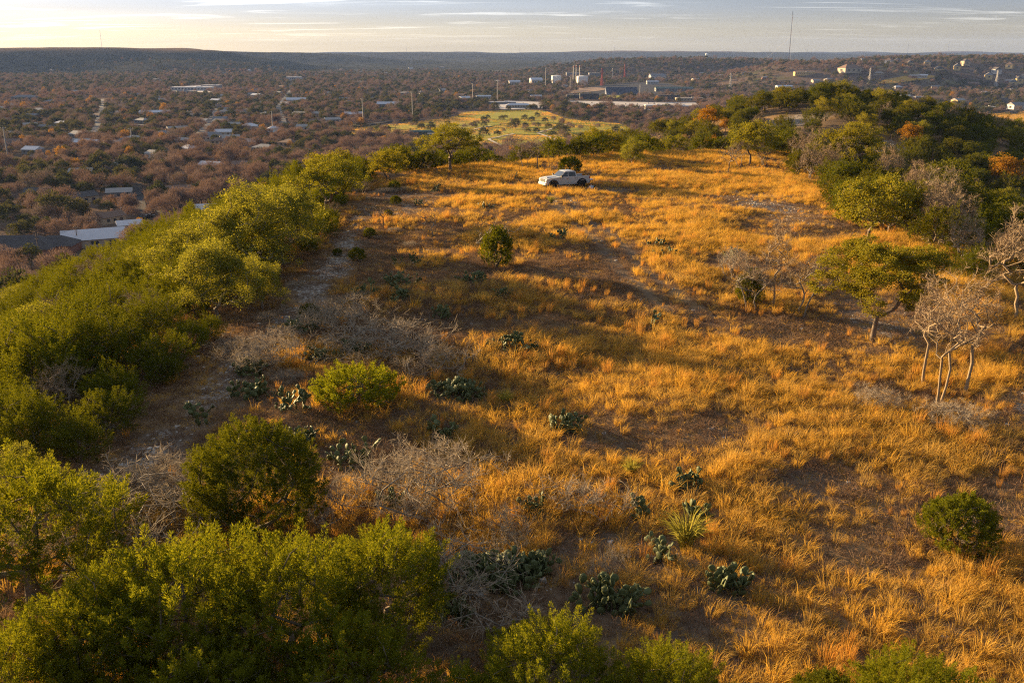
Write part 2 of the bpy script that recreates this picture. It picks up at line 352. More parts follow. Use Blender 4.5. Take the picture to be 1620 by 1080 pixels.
# ------------------------------------------------------------------ plant builders
def unit(v): return v / (np.linalg.norm(v, axis=-1, keepdims=True) + 1e-9)
def rdir(r, n): return unit(r.normal(size=(n, 3)))
def diamonds(g, base, dirv, length, width, r, mi=0, mid=0.45):
    """one long four-sided leaf per row"""
    side = unit(np.cross(dirv, rdir(r, len(base)))) * (width * 0.5)[:, None]; d = dirv * length[:, None]
    V = np.stack([base, base + d * mid + side, base + d, base + d * mid - side], 1).reshape(-1, 3)
    g.add(V, np.arange(len(V)).reshape(-1, 4), mi)
def lumpy(r, k=9, amp=0.28):
    ax = rdir(r, k); w = r.uniform(-1, 1, k); fr = r.uniform(2.2, 5.0, k); ph = r.uniform(0, 6.28, k)
    return lambda d: 1 + amp * np.tanh(0.75 * sum(w[i] * np.sin(fr[i] * (d @ ax[i]) * 1.7 + ph[i]) for i in range(k)))
def skeleton(r, start, targets, trunk=None, seg=0.5, jit=0.10, rtip=0.008, power=0.46, sag=0.0, nmin=3):
    """branches that grow from a trunk to every target point; returns chains (points, radii)"""
    P = [np.array(start, float)] if trunk is None else [np.array(q, float) for q in trunk]
    par = [-1] + list(range(len(P) - 1)); tips = []
    order = np.argsort(np.linalg.norm(targets - P[-1], axis=1))
    PA = np.zeros((len(targets) * 12 + 40, 3)); PA[:len(P)] = P; n = len(P)
    for t in order:
        T = targets[t]; d = np.linalg.norm(PA[:n] - T, axis=1) + 0.55 * np.maximum(0, PA[:n, 2] - T[2] + 0.1)
        i = int(np.argmin(d)); a = PA[i]; L = np.linalg.norm(T - a); k = int(np.clip(round(L / seg), 1, 10)); last = i
        for q in range(1, k + 1):
            u = q / k; p = a + (T - a) * u + np.array([0, 0, sag * L * math.sin(math.pi * u)])
            if q < k: p = p + r.normal(size=3) * jit * L * 0.5
            PA[n] = p; par.append(last); last = n; n += 1
        tips.append(last)
    cnt = np.zeros(n); 
    for t in tips: cnt[t] += 1
    kids = [[] for _ in range(n)]
    for i in range(n - 1, 0, -1): cnt[par[i]] += cnt[i]; kids[par[i]].append(i)
    rad = rtip * np.maximum(cnt, 1) ** power
    chains = []; todo = [(0, None)]
    while todo:
        i, p = todo.pop(); ch = [] if p is None else [p]; ch.append(i)
        while kids[i]:
            ks = sorted(kids[i], key=lambda q: -cnt[q]); 
            for q in ks[1:]: todo.append((q, i))
            i = ks[0]; ch.append(i)
        if len(ch) > 1:
            R = rad[ch].copy()
            if p is not None: R[0] = R[1]
            chains.append((PA[ch].copy(), R))
    return chains, PA[:n], par, rad
def wood(chains, mat, name='trunk', n0=7, n1=4, rmin=0.0, flare=True):
    g = Geo()
    for k, (P, R) in enumerate(chains):
        if R.max() < rmin: continue
        if k == 0 and flare and len(R) > 1: R = R.copy(); R[0] *= 1.5
        g.tube(P, R, n0 if R[0] > 0.045 else (n1 if R[0] > 0.014 else 3))
    return g.mesh(name, mat, True)

def make_juniper(seed, h, rx, nplume, nper, spr=0.10, base=0.06, lean=(0.0, 0.0), mat='juniper', tall=1.0, open_=0.0, plume=0.62, lump=0.30, inner=0.30, skirt=2.0, slim=1.0):
    r = np.random.default_rng(seed); lf = lumpy(r, 9, lump); lean = np.array([lean[0], lean[1], 0.])
    d = rdir(r, nplume); d[:, 2] = np.abs(d[:, 2]) * np.where(r.random(nplume) < 0.68, 1, -0.75); d = unit(d)
    u = (r.uniform(inner, 1.0, nplume)) ** 0.55
    zc = h * (0.42 + base * 0.5); rz_up = h - zc - plume * 0.35; rz_dn = zc - base * h
    prof = np.where(d[:, 2] > 0, rz_up, rz_dn)
    dh = unit(np.c_[d[:, :2], np.zeros(nplume)]) * ((1 - np.abs(d[:, 2]) ** skirt) ** (1 / skirt))[:, None]; dz = np.where(d[:, 2] < 0, 1, 0)[:, None]
    d = np.where(dz, np.c_[dh[:, :2], d[:, 2]], d)
    s = (u * lf(d))[:, None]
    C = d * s * np.c_[np.full(nplume, rx), np.full(nplume, rx), prof]
    if tall != 1: C[:, :2] *= (1 - (tall - 1) * np.clip(C[:, 2:3] / rz_up, 0, 1))
    C[:, 2] += zc; C[:, 2] = np.maximum(C[:, 2], base * h + 0.1); C += lean * (C[:, 2:3] / h)
    out = unit(np.c_[d[:, 0], d[:, 1], d[:, 2] * 0.5])
    ax = unit(out * 0.62 + np.array([0, 0, 0.78]) + r.normal(size=(nplume, 3)) * 0.22)
    PL = plume * r.uniform(0.6, 1.25, nplume); PR = PL * r.uniform(0.17, 0.30, nplume)
    n = nplume * nper; k = np.repeat(np.arange(nplume), nper)
    t = r.random(n) ** 0.8; rad = rdir(r, n); rad = unit(rad - ax[k] * np.sum(rad * ax[k], 1, keepdims=True))
    q = np.sqrt(r.random(n)) * (1 - t) ** 0.75 + 0.04
    B = C[k] + ax[k] * (PL[k] * (t - 0.35))[:, None] + rad * (PR[k] * q)[:, None]
    dv = unit(ax[k] * 0.75 + rad * 0.65 + r.normal(size=(n, 3)) * 0.28)
    L_ = spr * r.uniform(0.6, 1.4, n)
    g = Geo(); diamonds(g, B, dv, L_, L_ * slim * r.uniform(0.30, 0.5, n), r)
    crown = g.mesh('crown', M[mat])
    # stems: several from the ground, branches to plume roots
    ts = C[r.random(nplume) < min(1.0, 90 / nplume + open_)] - np.array([0, 0, 0.12])
    tr = [(0, 0, -0.25), (lean[0] * 0.1, lean[1] * 0.1, 0.25 + 0.05 * h), (lean[0] * 0.3 + 0.06, lean[1] * 0.3, 0.22 * h + 0.2)]
    ch, _, _, _ = skeleton(r, None, ts, tr, 0.5, 0.12, 0.012, 0.47)
    return {'crown': crown, 'trunk': wood(ch, M['bark'])}

def make_oak(seed, h, rx, nclu, nleaf, leaf=0.07, fork=0.35, flat=0.62, mat='oak', clu=0.42, lean=(0, 0), wood_mat='bark', trunk_r=None, zc=None):
    r = np.random.default_rng(seed); lf = lumpy(r, 8, 0.33)
    d = rdir(r, nclu); d[:, 2] = np.where(d[:, 2] < -0.45, -d[:, 2], d[:, 2]); u = r.uniform(0.35, 1, nclu) ** 0.5
    zc = h * (0.60 if zc is None else zc); C = d * (u * lf(d))[:, None] * np.array([rx, rx * 0.9, (h - zc) * 0.92]); C[:, 2] += zc
    C[:, 2] = np.maximum(C[:, 2], h * fork * 0.8); C[:, 0] += lean[0] * C[:, 2] / h; C[:, 1] += lean[1] * C[:, 2] / h
    n = nclu * nleaf; k = np.repeat(np.arange(nclu), nleaf)
    cr = clu * r.uniform(0.6, 1.3, nclu)
    o = rdir(r, n) * (r.random(n) ** 0.45)[:, None] * np.array([1, 1, flat]); B = C[k] + o * cr[k][:, None]
    dv = unit(o * 0.6 + rdir(r, n) * 0.6 + np.array([0, 0, 0.15])); L_ = leaf * r.uniform(0.7, 1.4, n)
    g = Geo(); diamonds(g, B, dv, L_, L_ * r.uniform(0.45, 0.7, n), r)
    tr = [(0, 0, -0.3), (0.02, 0, h * fork * 0.5), (lean[0] * 0.35, lean[1] * 0.35, h * fork)]
    ch, _, _, _ = skeleton(r, None, C, tr, 0.45, 0.14, 0.011, 0.48)
    if trunk_r:
        f = trunk_r / ch[0][1][0]; ch = [(P, np.where(R > 0.03, R * f, R)) for P, R in ch]
    return {'crown': g.mesh('crown', M[mat]), 'trunk': wood(ch, M[wood_mat])}

def make_bare(seed, h, rx, ntgt, ntwig, fork=0.3, mat='palebark', stems=1, twl=0.35, rtip=0.008, zc=0.60, twmat='twig', tw=0.012, lean=(0, 0), power=0.385):
    """leafless tree: forked limbs that end in fine twigs"""
    r = np.random.default_rng(seed); lf = lumpy(r, 7, 0.35); allc = []; TB = []; TD = []
    for s in range(stems):
        off = np.array([r.normal() * 0.22, r.normal() * 0.22, 0]) if stems > 1 else np.zeros(3)
        hh = h * (r.uniform(0.75, 1.0) if s else 1.0); nn = max(8, ntgt // stems)
        d = rdir(r, nn); d[:, 2] = np.where(d[:, 2] < -0.4, -d[:, 2], d[:, 2]); u = r.uniform(0.25, 1, nn) ** 0.5
        C = d * (u * lf(d))[:, None] * np.array([rx, rx, hh * (1 - zc)]) ; C[:, 2] += hh * zc; C[:, 2] = np.maximum(C[:, 2], hh * fork)
        tl = off * 3.0 + np.array([lean[0], lean[1], 0]); C[:, :2] += (tl[:2] * (C[:, 2:3] / hh))
        b = off + np.array([0, 0, -0.25]); w = r.normal(size=(3, 3)) * np.array([0.06, 0.06, 0]) * h * 0.22
        tr = [b, off + tl * 0.1 + (0, 0, hh * fork * 0.33) + w[0], off + tl * 0.2 + (0, 0, hh * fork * 0.66) + w[1], off + tl * 0.33 + (0, 0, hh * fork)]
        ch, PA, par, rad = skeleton(r, None, C, tr, 0.30, 0.15, rtip, power, 0.04)
        allc += ch
        fine = np.nonzero(rad < rtip * 3.2)[0]; fine = fine[fine > 4]; m = int(ntwig / stems)
        i = r.choice(fine, m); pp = PA[np.array(par)[i]]; dr = unit(PA[i] - pp)
        TB.append(PA[i] + (pp - PA[i]) * r.random((m, 1))); TD.append(unit(dr * 0.6 + rdir(r, m) * 0.75 + np.array([0, 0, 0.25])))
    B = np.concatenate(TB); Dv = np.concatenate(TD); n = len(B); L_ = twl * r.uniform(0.4, 1.3, n)
    g = Geo(); diamonds(g, B, Dv, L_, np.full(n, tw) * r.uniform(0.7, 1.3, n), r)
    # second-order twiglets
    B2 = B + Dv * (L_ * 0.6)[:, None]; diamonds(g, B2, unit(Dv * 0.5 + rdir(r, n) * 0.8), L_ * 0.55, np.full(n, tw * 0.8), r)
    return {'crown': g.mesh('crown', M[twmat]), 'trunk': wood(allc, M[mat])}

def make_shrub(seed, h, rx, n, mat='dryshrub', w=0.011, seg=3, twl=0.3):
    """dry multi-stemmed shrub: thin stems fanning up from the root, each with side twigs"""
    r = np.random.default_rng(seed); g = Geo(); lf = lumpy(r, 6, 0.3)
    az = r.uniform(0, 6.283, n); sp = np.sqrt(r.random(n)); b = np.c_[np.cos(az), np.sin(az), np.zeros(n)] * (sp * rx * 0.35)[:, None]
    dv = np.c_[np.cos(az) * sp * rx, np.sin(az) * sp * rx, h * (1 - 0.5 * sp ** 2) * r.uniform(0.55, 1.05, n)]
    dv = dv * lf(unit(dv))[:, None] + r.normal(size=(n, 3)) * 0.08 * h
    tip = b + dv; mid = b + dv * 0.5 + np.c_[np.zeros((n, 2)), np.full(n, 0.06 * h)] + r.normal(size=(n, 3)) * 0.04 * h
    sd = unit(np.cross(dv, rdir(r, n))) * w
    V = np.stack([b - sd * 0.7, b + sd * 0.7, mid + sd * 0.5, tip, mid - sd * 0.5], 1).reshape(-1, 3)
    i = np.arange(n)[:, None] * 5; g.add(V, np.concatenate([i + np.array([[0, 1, 2, 4]])])); 
    g2 = np.concatenate([i + np.array([[4, 2, 3]])]); g.f.append(g2 + 0); g.mi.append(0)
    for _ in range(seg):
        t = r.uniform(0.35, 1.0, n)[:, None]; B = np.where(t < 0.5, b + (mid - b) * t * 2, mid + (tip - mid) * (t * 2 - 1))
        D2 = unit(unit(dv) * 0.6 + rdir(r, n) * 0.7 + np.array([0, 0, 0.2])); L_ = twl * r.uniform(0.4, 1.2, n) * min(1.3, h)
        diamonds(g, B, D2, L_, np.full(n, w * 1.1), r)
    return g.mesh('stems', M[mat])

def make_tuft(seed, h, rad, n, mat, w=0.014, spread=0.5, wind=0.35, up=1.0, heads=0.0):
    """bunch grass: bent blades that lean with the wind (+x)"""
    r = np.random.default_rng(seed); az = r.uniform(0, 6.283, n); sp = r.random(n) ** 0.7
    b = np.c_[np.cos(az), np.sin(az), np.zeros(n)] * (np.sqrt(r.random(n)) * rad)[:, None]
    L_ = h * r.uniform(0.55, 1.15, n); o = np.c_[np.cos(az), np.sin(az), np.zeros(n)] * (sp * spread)[:, None] + np.array([wind, -0.05, 0]) * r.uniform(0.3, 1.4, (n, 1))
    d0 = unit(o * 0.35 + np.array([0, 0, up])); d1 = unit(o * 1.0 + np.array([0, 0, 0.85 * up])); d2 = unit(o * 1.9 + np.array([0, 0, 0.35 * up]))
    p1 = b + d0 * (L_ * 0.38)[:, None]; p2 = p1 + d1 * (L_ * 0.34)[:, None]; p3 = p2 + d2 * (L_ * 0.30)[:, None]
    s = unit(np.cross(d1, rdir(r, n))) * (w * r.uniform(0.6, 1.3, n))[:, None]
    V = np.stack([b - s * 0.5, b + s * 0.5, p1 + s * 0.5, p2 + s * 0.35, p3, p2 - s * 0.35, p1 - s * 0.5], 1).reshape(-1, 3)
    b[:, 2] -= 0.05
    i = np.arange(n)[:, None] * 7; g = Geo(); g.add(V, i + np.array([[0, 1, 2, 6]])); g.f.append(i + np.array([[6, 2, 3, 5]])); g.mi.append(0); g.f.append(i + np.array([[5, 3, 4]])); g.mi.append(0)
    return g.mesh('tuft', M[mat])

# ------------------------------------------------------------------ masses that nobody could count (instanced)
def scatter(name, label, cat, sources, pts, rots, scales, idx):
    me = bpy.data.meshes.new(name); me.vertices.add(len(pts)); me.vertices.foreach_set('co', np.asarray(pts, np.float32).ravel())
    for nm, ty, v in (('rz', 'FLOAT', rots), ('sc', 'FLOAT', scales), ('ix', 'INT', idx)):
        a = me.attributes.new(nm, ty, 'POINT'); a.data.foreach_set('value', np.asarray(v, np.float32 if ty == 'FLOAT' else np.int32))
    o = obj(name, me); tag(o, label, cat, kind='stuff')
    ng = bpy.data.node_groups.new(name + '_nodes', 'GeometryNodeTree')
    ng.interface.new_socket('Geometry', in_out='INPUT', socket_type='NodeSocketGeometry'); ng.interface.new_socket('Geometry', in_out='OUTPUT', socket_type='NodeSocketGeometry')
    N = ng.nodes; L = ng.links; gi = N.new('NodeGroupInput'); go = N.new('NodeGroupOutput')
    col = bpy.data.collections.new(name + '_kinds')
    for k, m in enumerate(sources):
        s = bpy.data.objects.new('%s_%02d' % (name, k), m); col.objects.link(s)
    ci = N.new('GeometryNodeCollectionInfo'); ci.inputs['Collection'].default_value = col; ci.inputs['Separate Children'].default_value = True; ci.inputs['Reset Children'].default_value = True
    ip = N.new('GeometryNodeInstanceOnPoints'); ip.inputs['Pick Instance'].default_value = True
    def na(nm, ty):
        a = N.new('GeometryNodeInputNamedAttribute'); a.data_type = ty; a.inputs['Name'].default_value = nm
        return next(q for q in a.outputs if q.enabled and q.name == 'Attribute')
    cx = N.new('ShaderNodeCombineXYZ'); L.new(na('rz', 'FLOAT'), cx.inputs[2])
    L.new(gi.outputs[0], ip.inputs['Points']); L.new(ci.outputs[0], ip.inputs['Instance']); L.new(na('ix', 'INT'), ip.inputs['Instance Index'])
    L.new(cx.outputs[0], ip.inputs['Rotation']); L.new(na('sc', 'FLOAT'), ip.inputs['Scale']); L.new(ip.outputs[0], go.inputs[0])
    md = o.modifiers.new('scatter', 'NODES'); md.node_group = ng
    return o
def jgrid(x0, x1, y0, y1, s, r):
    X, Y = np.meshgrid(np.arange(x0, x1, s), np.arange(y0, y1, s)); X = X.ravel(); Y = Y.ravel()
    return X + r.uniform(-.5, .5, len(X)) * s, Y + r.uniform(-.5, .5, len(X)) * s
def infront(x, y, m=1.5):                                   # roughly what the place in view covers, with a margin to both sides
    return (np.abs(x) < (y + 6) * 0.62 + m) & (y > 12)

CLEAR = []                                                   # feet of cacti, trunks and wheels, where no grass stands
def rut(tx, y): return tx + 0.7 * np.sin(y / 9. + 0.7) - (y - 70) * 0.05 + 2.0 * sst(64, 50, y)
def clear_of(x, y):
    k = np.ones(len(x), bool)
    for a, b, rx, ry in CLEAR: k &= ((x - a) / rx) ** 2 + ((y - b) / ry) ** 2 > 1
    return k
# ------------------------------------------------------------------ trees of the hill, one by one
PROTO = {
    'round_juniper': (make_juniper(101, 3.6, 1.95, 1150, 96, 0.075, 0.0, plume=0.40, lump=0.08, inner=0.5, skirt=4.0, slim=.6), 3.6),
    'jun_a': (make_juniper(102, 4.0, 2.0, 480, 92, 0.088, 0.05, (0.2, 0), plume=0.72, slim=.65, skirt=2.6), 4.0),
    'jun_b': (make_juniper(103, 3.6, 2.3, 480, 92, 0.088, 0.06, (-0.2, 0.1), open_=0.2, plume=0.66, slim=.65, skirt=2.6), 3.6),
    'jun_c': (make_juniper(104, 4.6, 1.9, 460, 92, 0.088, 0.05, (0.1, 0.2), tall=1.35, plume=0.75, slim=.65, skirt=2.6), 4.6),
    'jun_n': (make_juniper(112, 4.0, 2.1, 620, 125, 0.085, 0.04, (0.2, 0), mat='juniper_lit_tint', plume=0.62, lump=.2, inner=.4, skirt=3.0, slim=.55), 4.0),
    'jun_m': (make_juniper(113, 3.8, 2.3, 620, 125, 0.085, 0.04, (-0.2, 0.1), mat='juniper_lit_tint', open_=.1, plume=0.6, lump=.24, inner=.4, skirt=3.0, slim=.55), 3.8),
    'small_juniper': (make_juniper(105, 1.9, 1.15, 460, 84, 0.065, 0.02, plume=0.30, lump=0.16, inner=0.4, skirt=3.0, slim=.7), 1.9),
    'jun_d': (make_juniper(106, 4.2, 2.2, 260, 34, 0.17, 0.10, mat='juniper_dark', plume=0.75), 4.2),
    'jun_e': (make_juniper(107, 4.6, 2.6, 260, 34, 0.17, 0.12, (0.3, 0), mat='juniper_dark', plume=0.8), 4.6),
    'jun_f': (make_juniper(108, 3.6, 2.0, 220, 34, 0.16, 0.06, plume=0.7), 3.6),
    'spread_oak': (make_oak(201, 5.4, 2.95, 290, 150, 0.095, 0.25, 0.5, 'oak', 0.42, (0.25, 0), zc=0.58, trunk_r=0.13), 5.4),
    'pale_oak_a': (make_oak(202, 6.4, 2.9, 340, 110, 0.095, 0.10, 0.75, 'oakpale', 0.46, zc=0.45, wood_mat='deadbark', trunk_r=0.13), 6.4),
    'pale_oak_b': (make_oak(203, 6.0, 3.1, 340, 110, 0.095, 0.12, 0.75, 'oakpale', 0.48, zc=0.45, wood_mat='deadbark', trunk_r=0.13), 6.0),
    'far_oak': (make_oak(204, 6.4, 3.9, 210, 80, 0.14, 0.34, 0.55, 'oak', 0.55, zc=0.64, trunk_r=0.2), 6.4),
    'oak_a': (make_oak(205, 5.2, 3.0, 150, 60, 0.17, 0.25, 0.6, 'oak', 0.55, zc=0.55), 5.2),
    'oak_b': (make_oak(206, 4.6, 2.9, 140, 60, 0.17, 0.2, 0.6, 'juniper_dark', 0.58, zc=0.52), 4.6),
    'rust_oak': (make_oak(207, 3.8, 1.8, 80, 60, 0.15, 0.25, 0.7, 'rust', 0.5, zc=0.55), 3.8),
    'bare_a': (make_bare(301, 4.6, 1.15, 150, 1400, 0.42, 'palebark', 1, 0.34, 0.0085), 4.6),
    'bare_b': (make_bare(302, 5.2, 1.3, 170, 1500, 0.40, 'palebark', 2, 0.34, 0.0085), 5.2),
    'bare_c': (make_bare(303, 3.6, 1.25, 140, 1600, 0.34, 'deadbark', 2, 0.32, 0.0075), 3.6),
    'bare_d': (make_bare(304, 6.0, 2.0, 220, 2800, 0.22, 'palebark', 1, 0.5, 0.011, tw=0.02), 6.0),
    'bare_e': (make_bare(305, 5.4, 2.1, 200, 2400, 0.2, 'deadbark', 2, 0.5, 0.0105, tw=0.02), 5.4),
    'sapling': (make_bare(306, 2.4, 0.75, 46, 220, 0.42, 'bark', 1, 0.25, 0.009), 2.4),
    'twisted': (make_bare(307, 2.7, 1.3, 60, 260, 0.34, 'deadbark', 1, 0.25, 0.010, lean=(1.1, 0)), 2.7),
}
def tree(kind, proto, loc, scale=1.0, rz=0.0, label=None, group=None, cat='tree'):
    parts, h = PROTO[proto]
    o = bpy.data.objects.new(kind, None); COL.objects.link(o); o.location = loc; o.rotation_euler = (0, 0, rz); o.scale = (scale, scale, scale)
    o.empty_display_size = 0.3; tag(o, label, cat, group)
    for nm, me in parts.items(): obj(nm, me, o)
    return o
PLACED = []
def depth(p): return p[1] * math.cos(PITCH) - (p[2] - CAMZ) * math.sin(PITCH)
def hero(kind, proto, px, py, hpx, label, rz=0.0, group=None, cat='tree', wide=1.0, dist=None):
    if dist: x, y = bearing(px, dist); p = (x, y, hz(x, y))
    else: p = gp(px, py)
    s = hpx * depth(p) / F / PROTO[proto][1] / math.cos(PITCH) * 0.97
    o = tree(kind, proto, p, s, rz, label, group, cat); o.scale = (s * wide, s * wide, s); PLACED.append((p[0], p[1], 1.2 + s)); return o

# foreground and hilltop
hero('juniper', 'round_juniper', 410, 838, 180, 'dense rounded dark green juniper standing alone beside the rocky track', 0.4, cat='juniper')
hero('juniper', 'jun_n', 608, 1010, 190, 'bright yellow-green juniper in front of the biggest prickly pear thicket', 0.3, cat='juniper')
hero('juniper', 'jun_m', 55, 965, 250, 'large juniper with pale dead twigs at the left edge, below the track', 1.0, cat='juniper')
hero('juniper', 'jun_m', 300, 1075, 245, 'sprawling juniper at bottom left, directly below the rounded juniper', 2.0, cat='juniper')
hero('juniper', 'jun_n', 455, 1085, 250, 'upright juniper between the sprawling juniper and the bright yellow-green one', 0.9, cat='juniper')
hero('juniper', 'jun_n', 170, 1110, 215, 'dark juniper in the bottom left corner under the large twiggy one', 2.5, cat='juniper')
hero('juniper', 'jun_m', 20, 1190, 210, 'juniper crown cut by the bottom left corner', 4.0, cat='juniper')
hero('juniper', 'jun_n', 345, 1190, 190, 'low juniper at the bottom edge beneath the sprawling juniper', 5.0, cat='juniper')
hero('juniper', 'jun_m', 560, 1160, 190, 'juniper at the bottom edge below the bright yellow-green juniper', 5.5, cat='juniper')
hero('juniper', 'jun_n', 868, 1165, 198, 'pointed juniper tip rising from the bottom edge below the prickly pears', 1.7, cat='juniper')
hero('juniper', 'jun_n', 745, 1190, 140, 'low juniper tip at the bottom edge beside the pointed one', 3.2, cat='juniper')
hero('juniper', 'jun_n', 1045, 1175, 170, 'broad juniper top at the bottom edge, middle of the picture', 0.1, cat='juniper')
hero('juniper', 'jun_m', 1440, 1190, 170, 'dark green juniper top in the bottom right corner', 0.8, cat='juniper')
hero('juniper', 'small_juniper', 1300, 1150, 95, 'small round juniper tip at the bottom edge right of centre', 0.8, cat='juniper')
hero('juniper', 'small_juniper', 1512, 868, 92, 'small round juniper alone in golden grass at the right', 0.5, cat='juniper')
hero('oak_tree', 'spread_oak', 1380, 540, 158, 'spreading green live oak with a leaning dark trunk on the right of the hilltop', 0.2, cat='oak')
for k, (px, py, hp, pr, lb) in enumerate([
        (1193, 492, 108, 'bare_c', 'leafless twisted little tree beside the small dark juniper, left end of its clump'),
        (1222, 487, 128, 'bare_a', 'tallest leafless tree in the clump left of the spreading oak'),
        (1258, 500, 112, 'bare_c', 'leafless forked tree nearest the spreading oak'),
        (1460, 612, 168, 'bare_a', 'pale-barked leafless tree, leftmost of the grove below the spreading oak'),
        (1484, 640, 208, 'bare_b', 'pale twin-stemmed leafless tree in the middle of the grove below the oak'),
        (1526, 625, 190, 'bare_a', 'pale-barked leafless tree, rightmost of the grove below the spreading oak'),
        (1604, 505, 165, 'bare_d', 'tall leafless tree with upswept pale limbs at the right edge'),
        (607, 365, 48, 'sapling', 'thin leafless sapling on the pale ledge near the left rim'),
        (686, 374, 42, 'twisted', 'low leafless sapling leaning right, on the left half of the hilltop'),
        (772, 418, 78, 'twisted', 'leafless twisted tree leaning over the small hilltop juniper'),
        (833, 268, 56, 'bare_c', 'leafless tree with a dark trunk behind the front of the truck'),
        (850, 267, 52, 'sapling', 'slender leafless tree behind the truck bonnet'),
        (1152, 280, 52, 'sapling', 'crooked dark sapling at the far rim of the hilltop'),
        (1172, 267, 46, 'bare_c', 'small pale leafless tree under the far rim oak'),
        (1212, 266, 46, 'bare_c', 'small leafless tree right of the far rim oak')]):
    hero('bare_tree', pr, px, py, hp, lb, k * 1.3)
hero('juniper', 'small_juniper', 1184, 482, 58, 'small dark juniper inside the leafless clump', 1.2, cat='juniper', wide=0.62)
hero('juniper', 'small_juniper', 786, 424, 66, 'small dark juniper in the middle of the hilltop below the truck', 2.2, cat='juniper', wide=0.62)
hero('juniper', 'small_juniper', 901, 275, 27, 'dark juniper bush right behind the truck', 0, cat='juniper', wide=1.1)
hero('oak_tree', 'pale_oak_a', 345, 512, 140, 'big pale-leaved oak with a grey forked trunk on the left rim', 0.4, cat='oak')
hero('oak_tree', 'pale_oak_b', 398, 448, 148, 'pale-leaved oak behind the grey forked trunk, on the left rim', 2.0, cat='oak')
hero('oak_tree', 'pale_oak_b', 292, 470, 112, 'smaller pale oak at the outer side of the big left rim oak', 3.6, cat='oak')
hero('oak_tree', 'pale_oak_a', 448, 418, 130, 'tall pale oak at the upper side of the left rim oaks', 5.1, cat='oak')
hero('oak_tree', 'pale_oak_b', 415, 488, 80, 'low pale oak bush nearest the track under the rim oaks', 1.1, cat='oak')
hero('oak_tree', 'far_oak', 518, 352, 98, 'airy green oak at the upper end of the left rim', 1.0, cat='oak')
hero('oak_tree', 'pale_oak_a', 462, 392, 100, 'rounded pale oak between the big rim oaks and the airy one', 4.0, cat='oak')
hero('oak_tree', 'far_oak', 712, 274, 72, 'umbrella-shaped live oak against the golf course', 0.0, cat='oak')
hero('oak_tree', 'oak_a', 612, 292, 52, 'bushy oak at the rim left of the umbrella-shaped oak', 1.0, cat='oak')
hero('oak_tree', 'oak_a', 1186, 262, 66, 'bushy oak on the far rim of the hilltop, right of the truck', 0.6, cat='oak')
hero('oak_tree', 'far_oak', 1345, 296, 92, 'large dark oak at the right rim above the draw', 2.4, cat='oak')
hero('oak_tree', 'oak_a', 1372, 392, 108, 'leaning oak with exposed limbs on the right rim', 1.4, cat='oak')
hero('oak_tree', 'pale_oak_b', 1000, 262, 40, 'pale round oak shrub on the far rim behind the truck bed', 1.4, cat='oak')
hero('bare_tree', 'bare_d', 1398, 318, 78, 'silvery leafless tree right of the large dark rim oak', 1.9)
hero('bare_tree', 'bare_e', 1476, 366, 92, 'silvery leafless tree with leaning limbs in the right draw', 0.4)
hero('oak_tree', 'oak_b', 1480, 345, 84, 'dark oak behind the silvery leaning tree in the right draw', 0.9, cat='oak')
hero('juniper', 'jun_a', 1540, 452, 62, 'yellow-green juniper below the dark trees at the right edge', 2.9, cat='juniper')
hero('rust_oak', 'rust_oak', 1440, 232, 34, 'orange-leaved little oak in the saddle below the knoll', 0.4, cat='oak')
hero('rust_oak', 'rust_oak', 1585, 300, 52, 'orange-leaved oak at the right edge of the draw', 1.4, cat='oak')
hero('rust_oak', 'rust_oak', 1118, 208, 36, 'rust-orange oak on the sunny left flank of the knoll', 2.4, cat='oak')

CAND = []; NHERO = len(PLACED)
def far_enough(x, y, d):
    q = np.array(PLACED) if len(PLACED) != getattr(far_enough, 'n', -1) else far_enough.q
    far_enough.q = q; far_enough.n = len(PLACED); return bool(np.all((x - q[:, 0]) ** 2 + (y - q[:, 1]) ** 2 > (d * 0.5 + q[:, 2] * 0.5) ** 2))
def fill(x0, x1, y0, y1, s, seed, choose, cond, words):
    """candidates for single trees on a jittered grid; choose() gives the kind"""
    r = np.random.default_rng(seed); X, Y = jgrid(x0, x1, y0, y1, s, r); n = 0
    for x, y in zip(X, Y):
        if not cond(x, y) or not far_enough(x, y, s * 0.62): continue
        kind, pr, sc_ = choose(r, x, y)
        if kind is None: continue
        CAND.append((kind, pr, (x, y, hz(x, y) - 0.12), sc_, r.uniform(0, 6.28), words[kind])); PLACED.append((x, y, s * 0.62)); n += 1
    return n
def pix(x, y, z):
    v = np.array([x, y, z - CAMZ]); f = v @ FW; return 810 + F * (v @ RT) / f, 540 - F * (v @ UP) / f, f
def seen_from_camera(x, y, z):
    t = np.linspace(0.02, 0.985, 90); return bool(np.all(CAMZ + (z - CAMZ) * t > H(x * t, y * t) - 0.3))
COVER = np.zeros((270, 405), np.int16)                       # how much of the picture nearer trees already hide
def hidden(x, y, z, h, w, need=0.07, mark=True):
    px, py, f = pix(x, y, z + h * 0.55)
    a = max(1.0, w * F / f / 4); b = max(1.0, h * 0.5 * F / f / 4); cx, cy = px / 4, py / 4
    x0, x1 = int(max(0, cx - a)), int(min(405, cx + a + 1)); y0, y1 = int(max(0, cy - b)), int(min(270, cy + b + 1))
    if x0 >= x1 or y0 >= y1: return True
    yy, xx = np.mgrid[y0:y1, x0:x1]; m = ((xx + .5 - cx) / a) ** 2 + ((yy + .5 - cy) / b) ** 2 < 1
    if m.sum() == 0: m[:] = True
    c = COVER[y0:y1, x0:x1]; free = (m & (c < 1)).sum() / m.sum()
    if mark: c[((xx + .5 - cx) / (a * .82)) ** 2 + ((yy + .5 - cy) / (b * .82)) ** 2 < 1] += 1
    return free < need
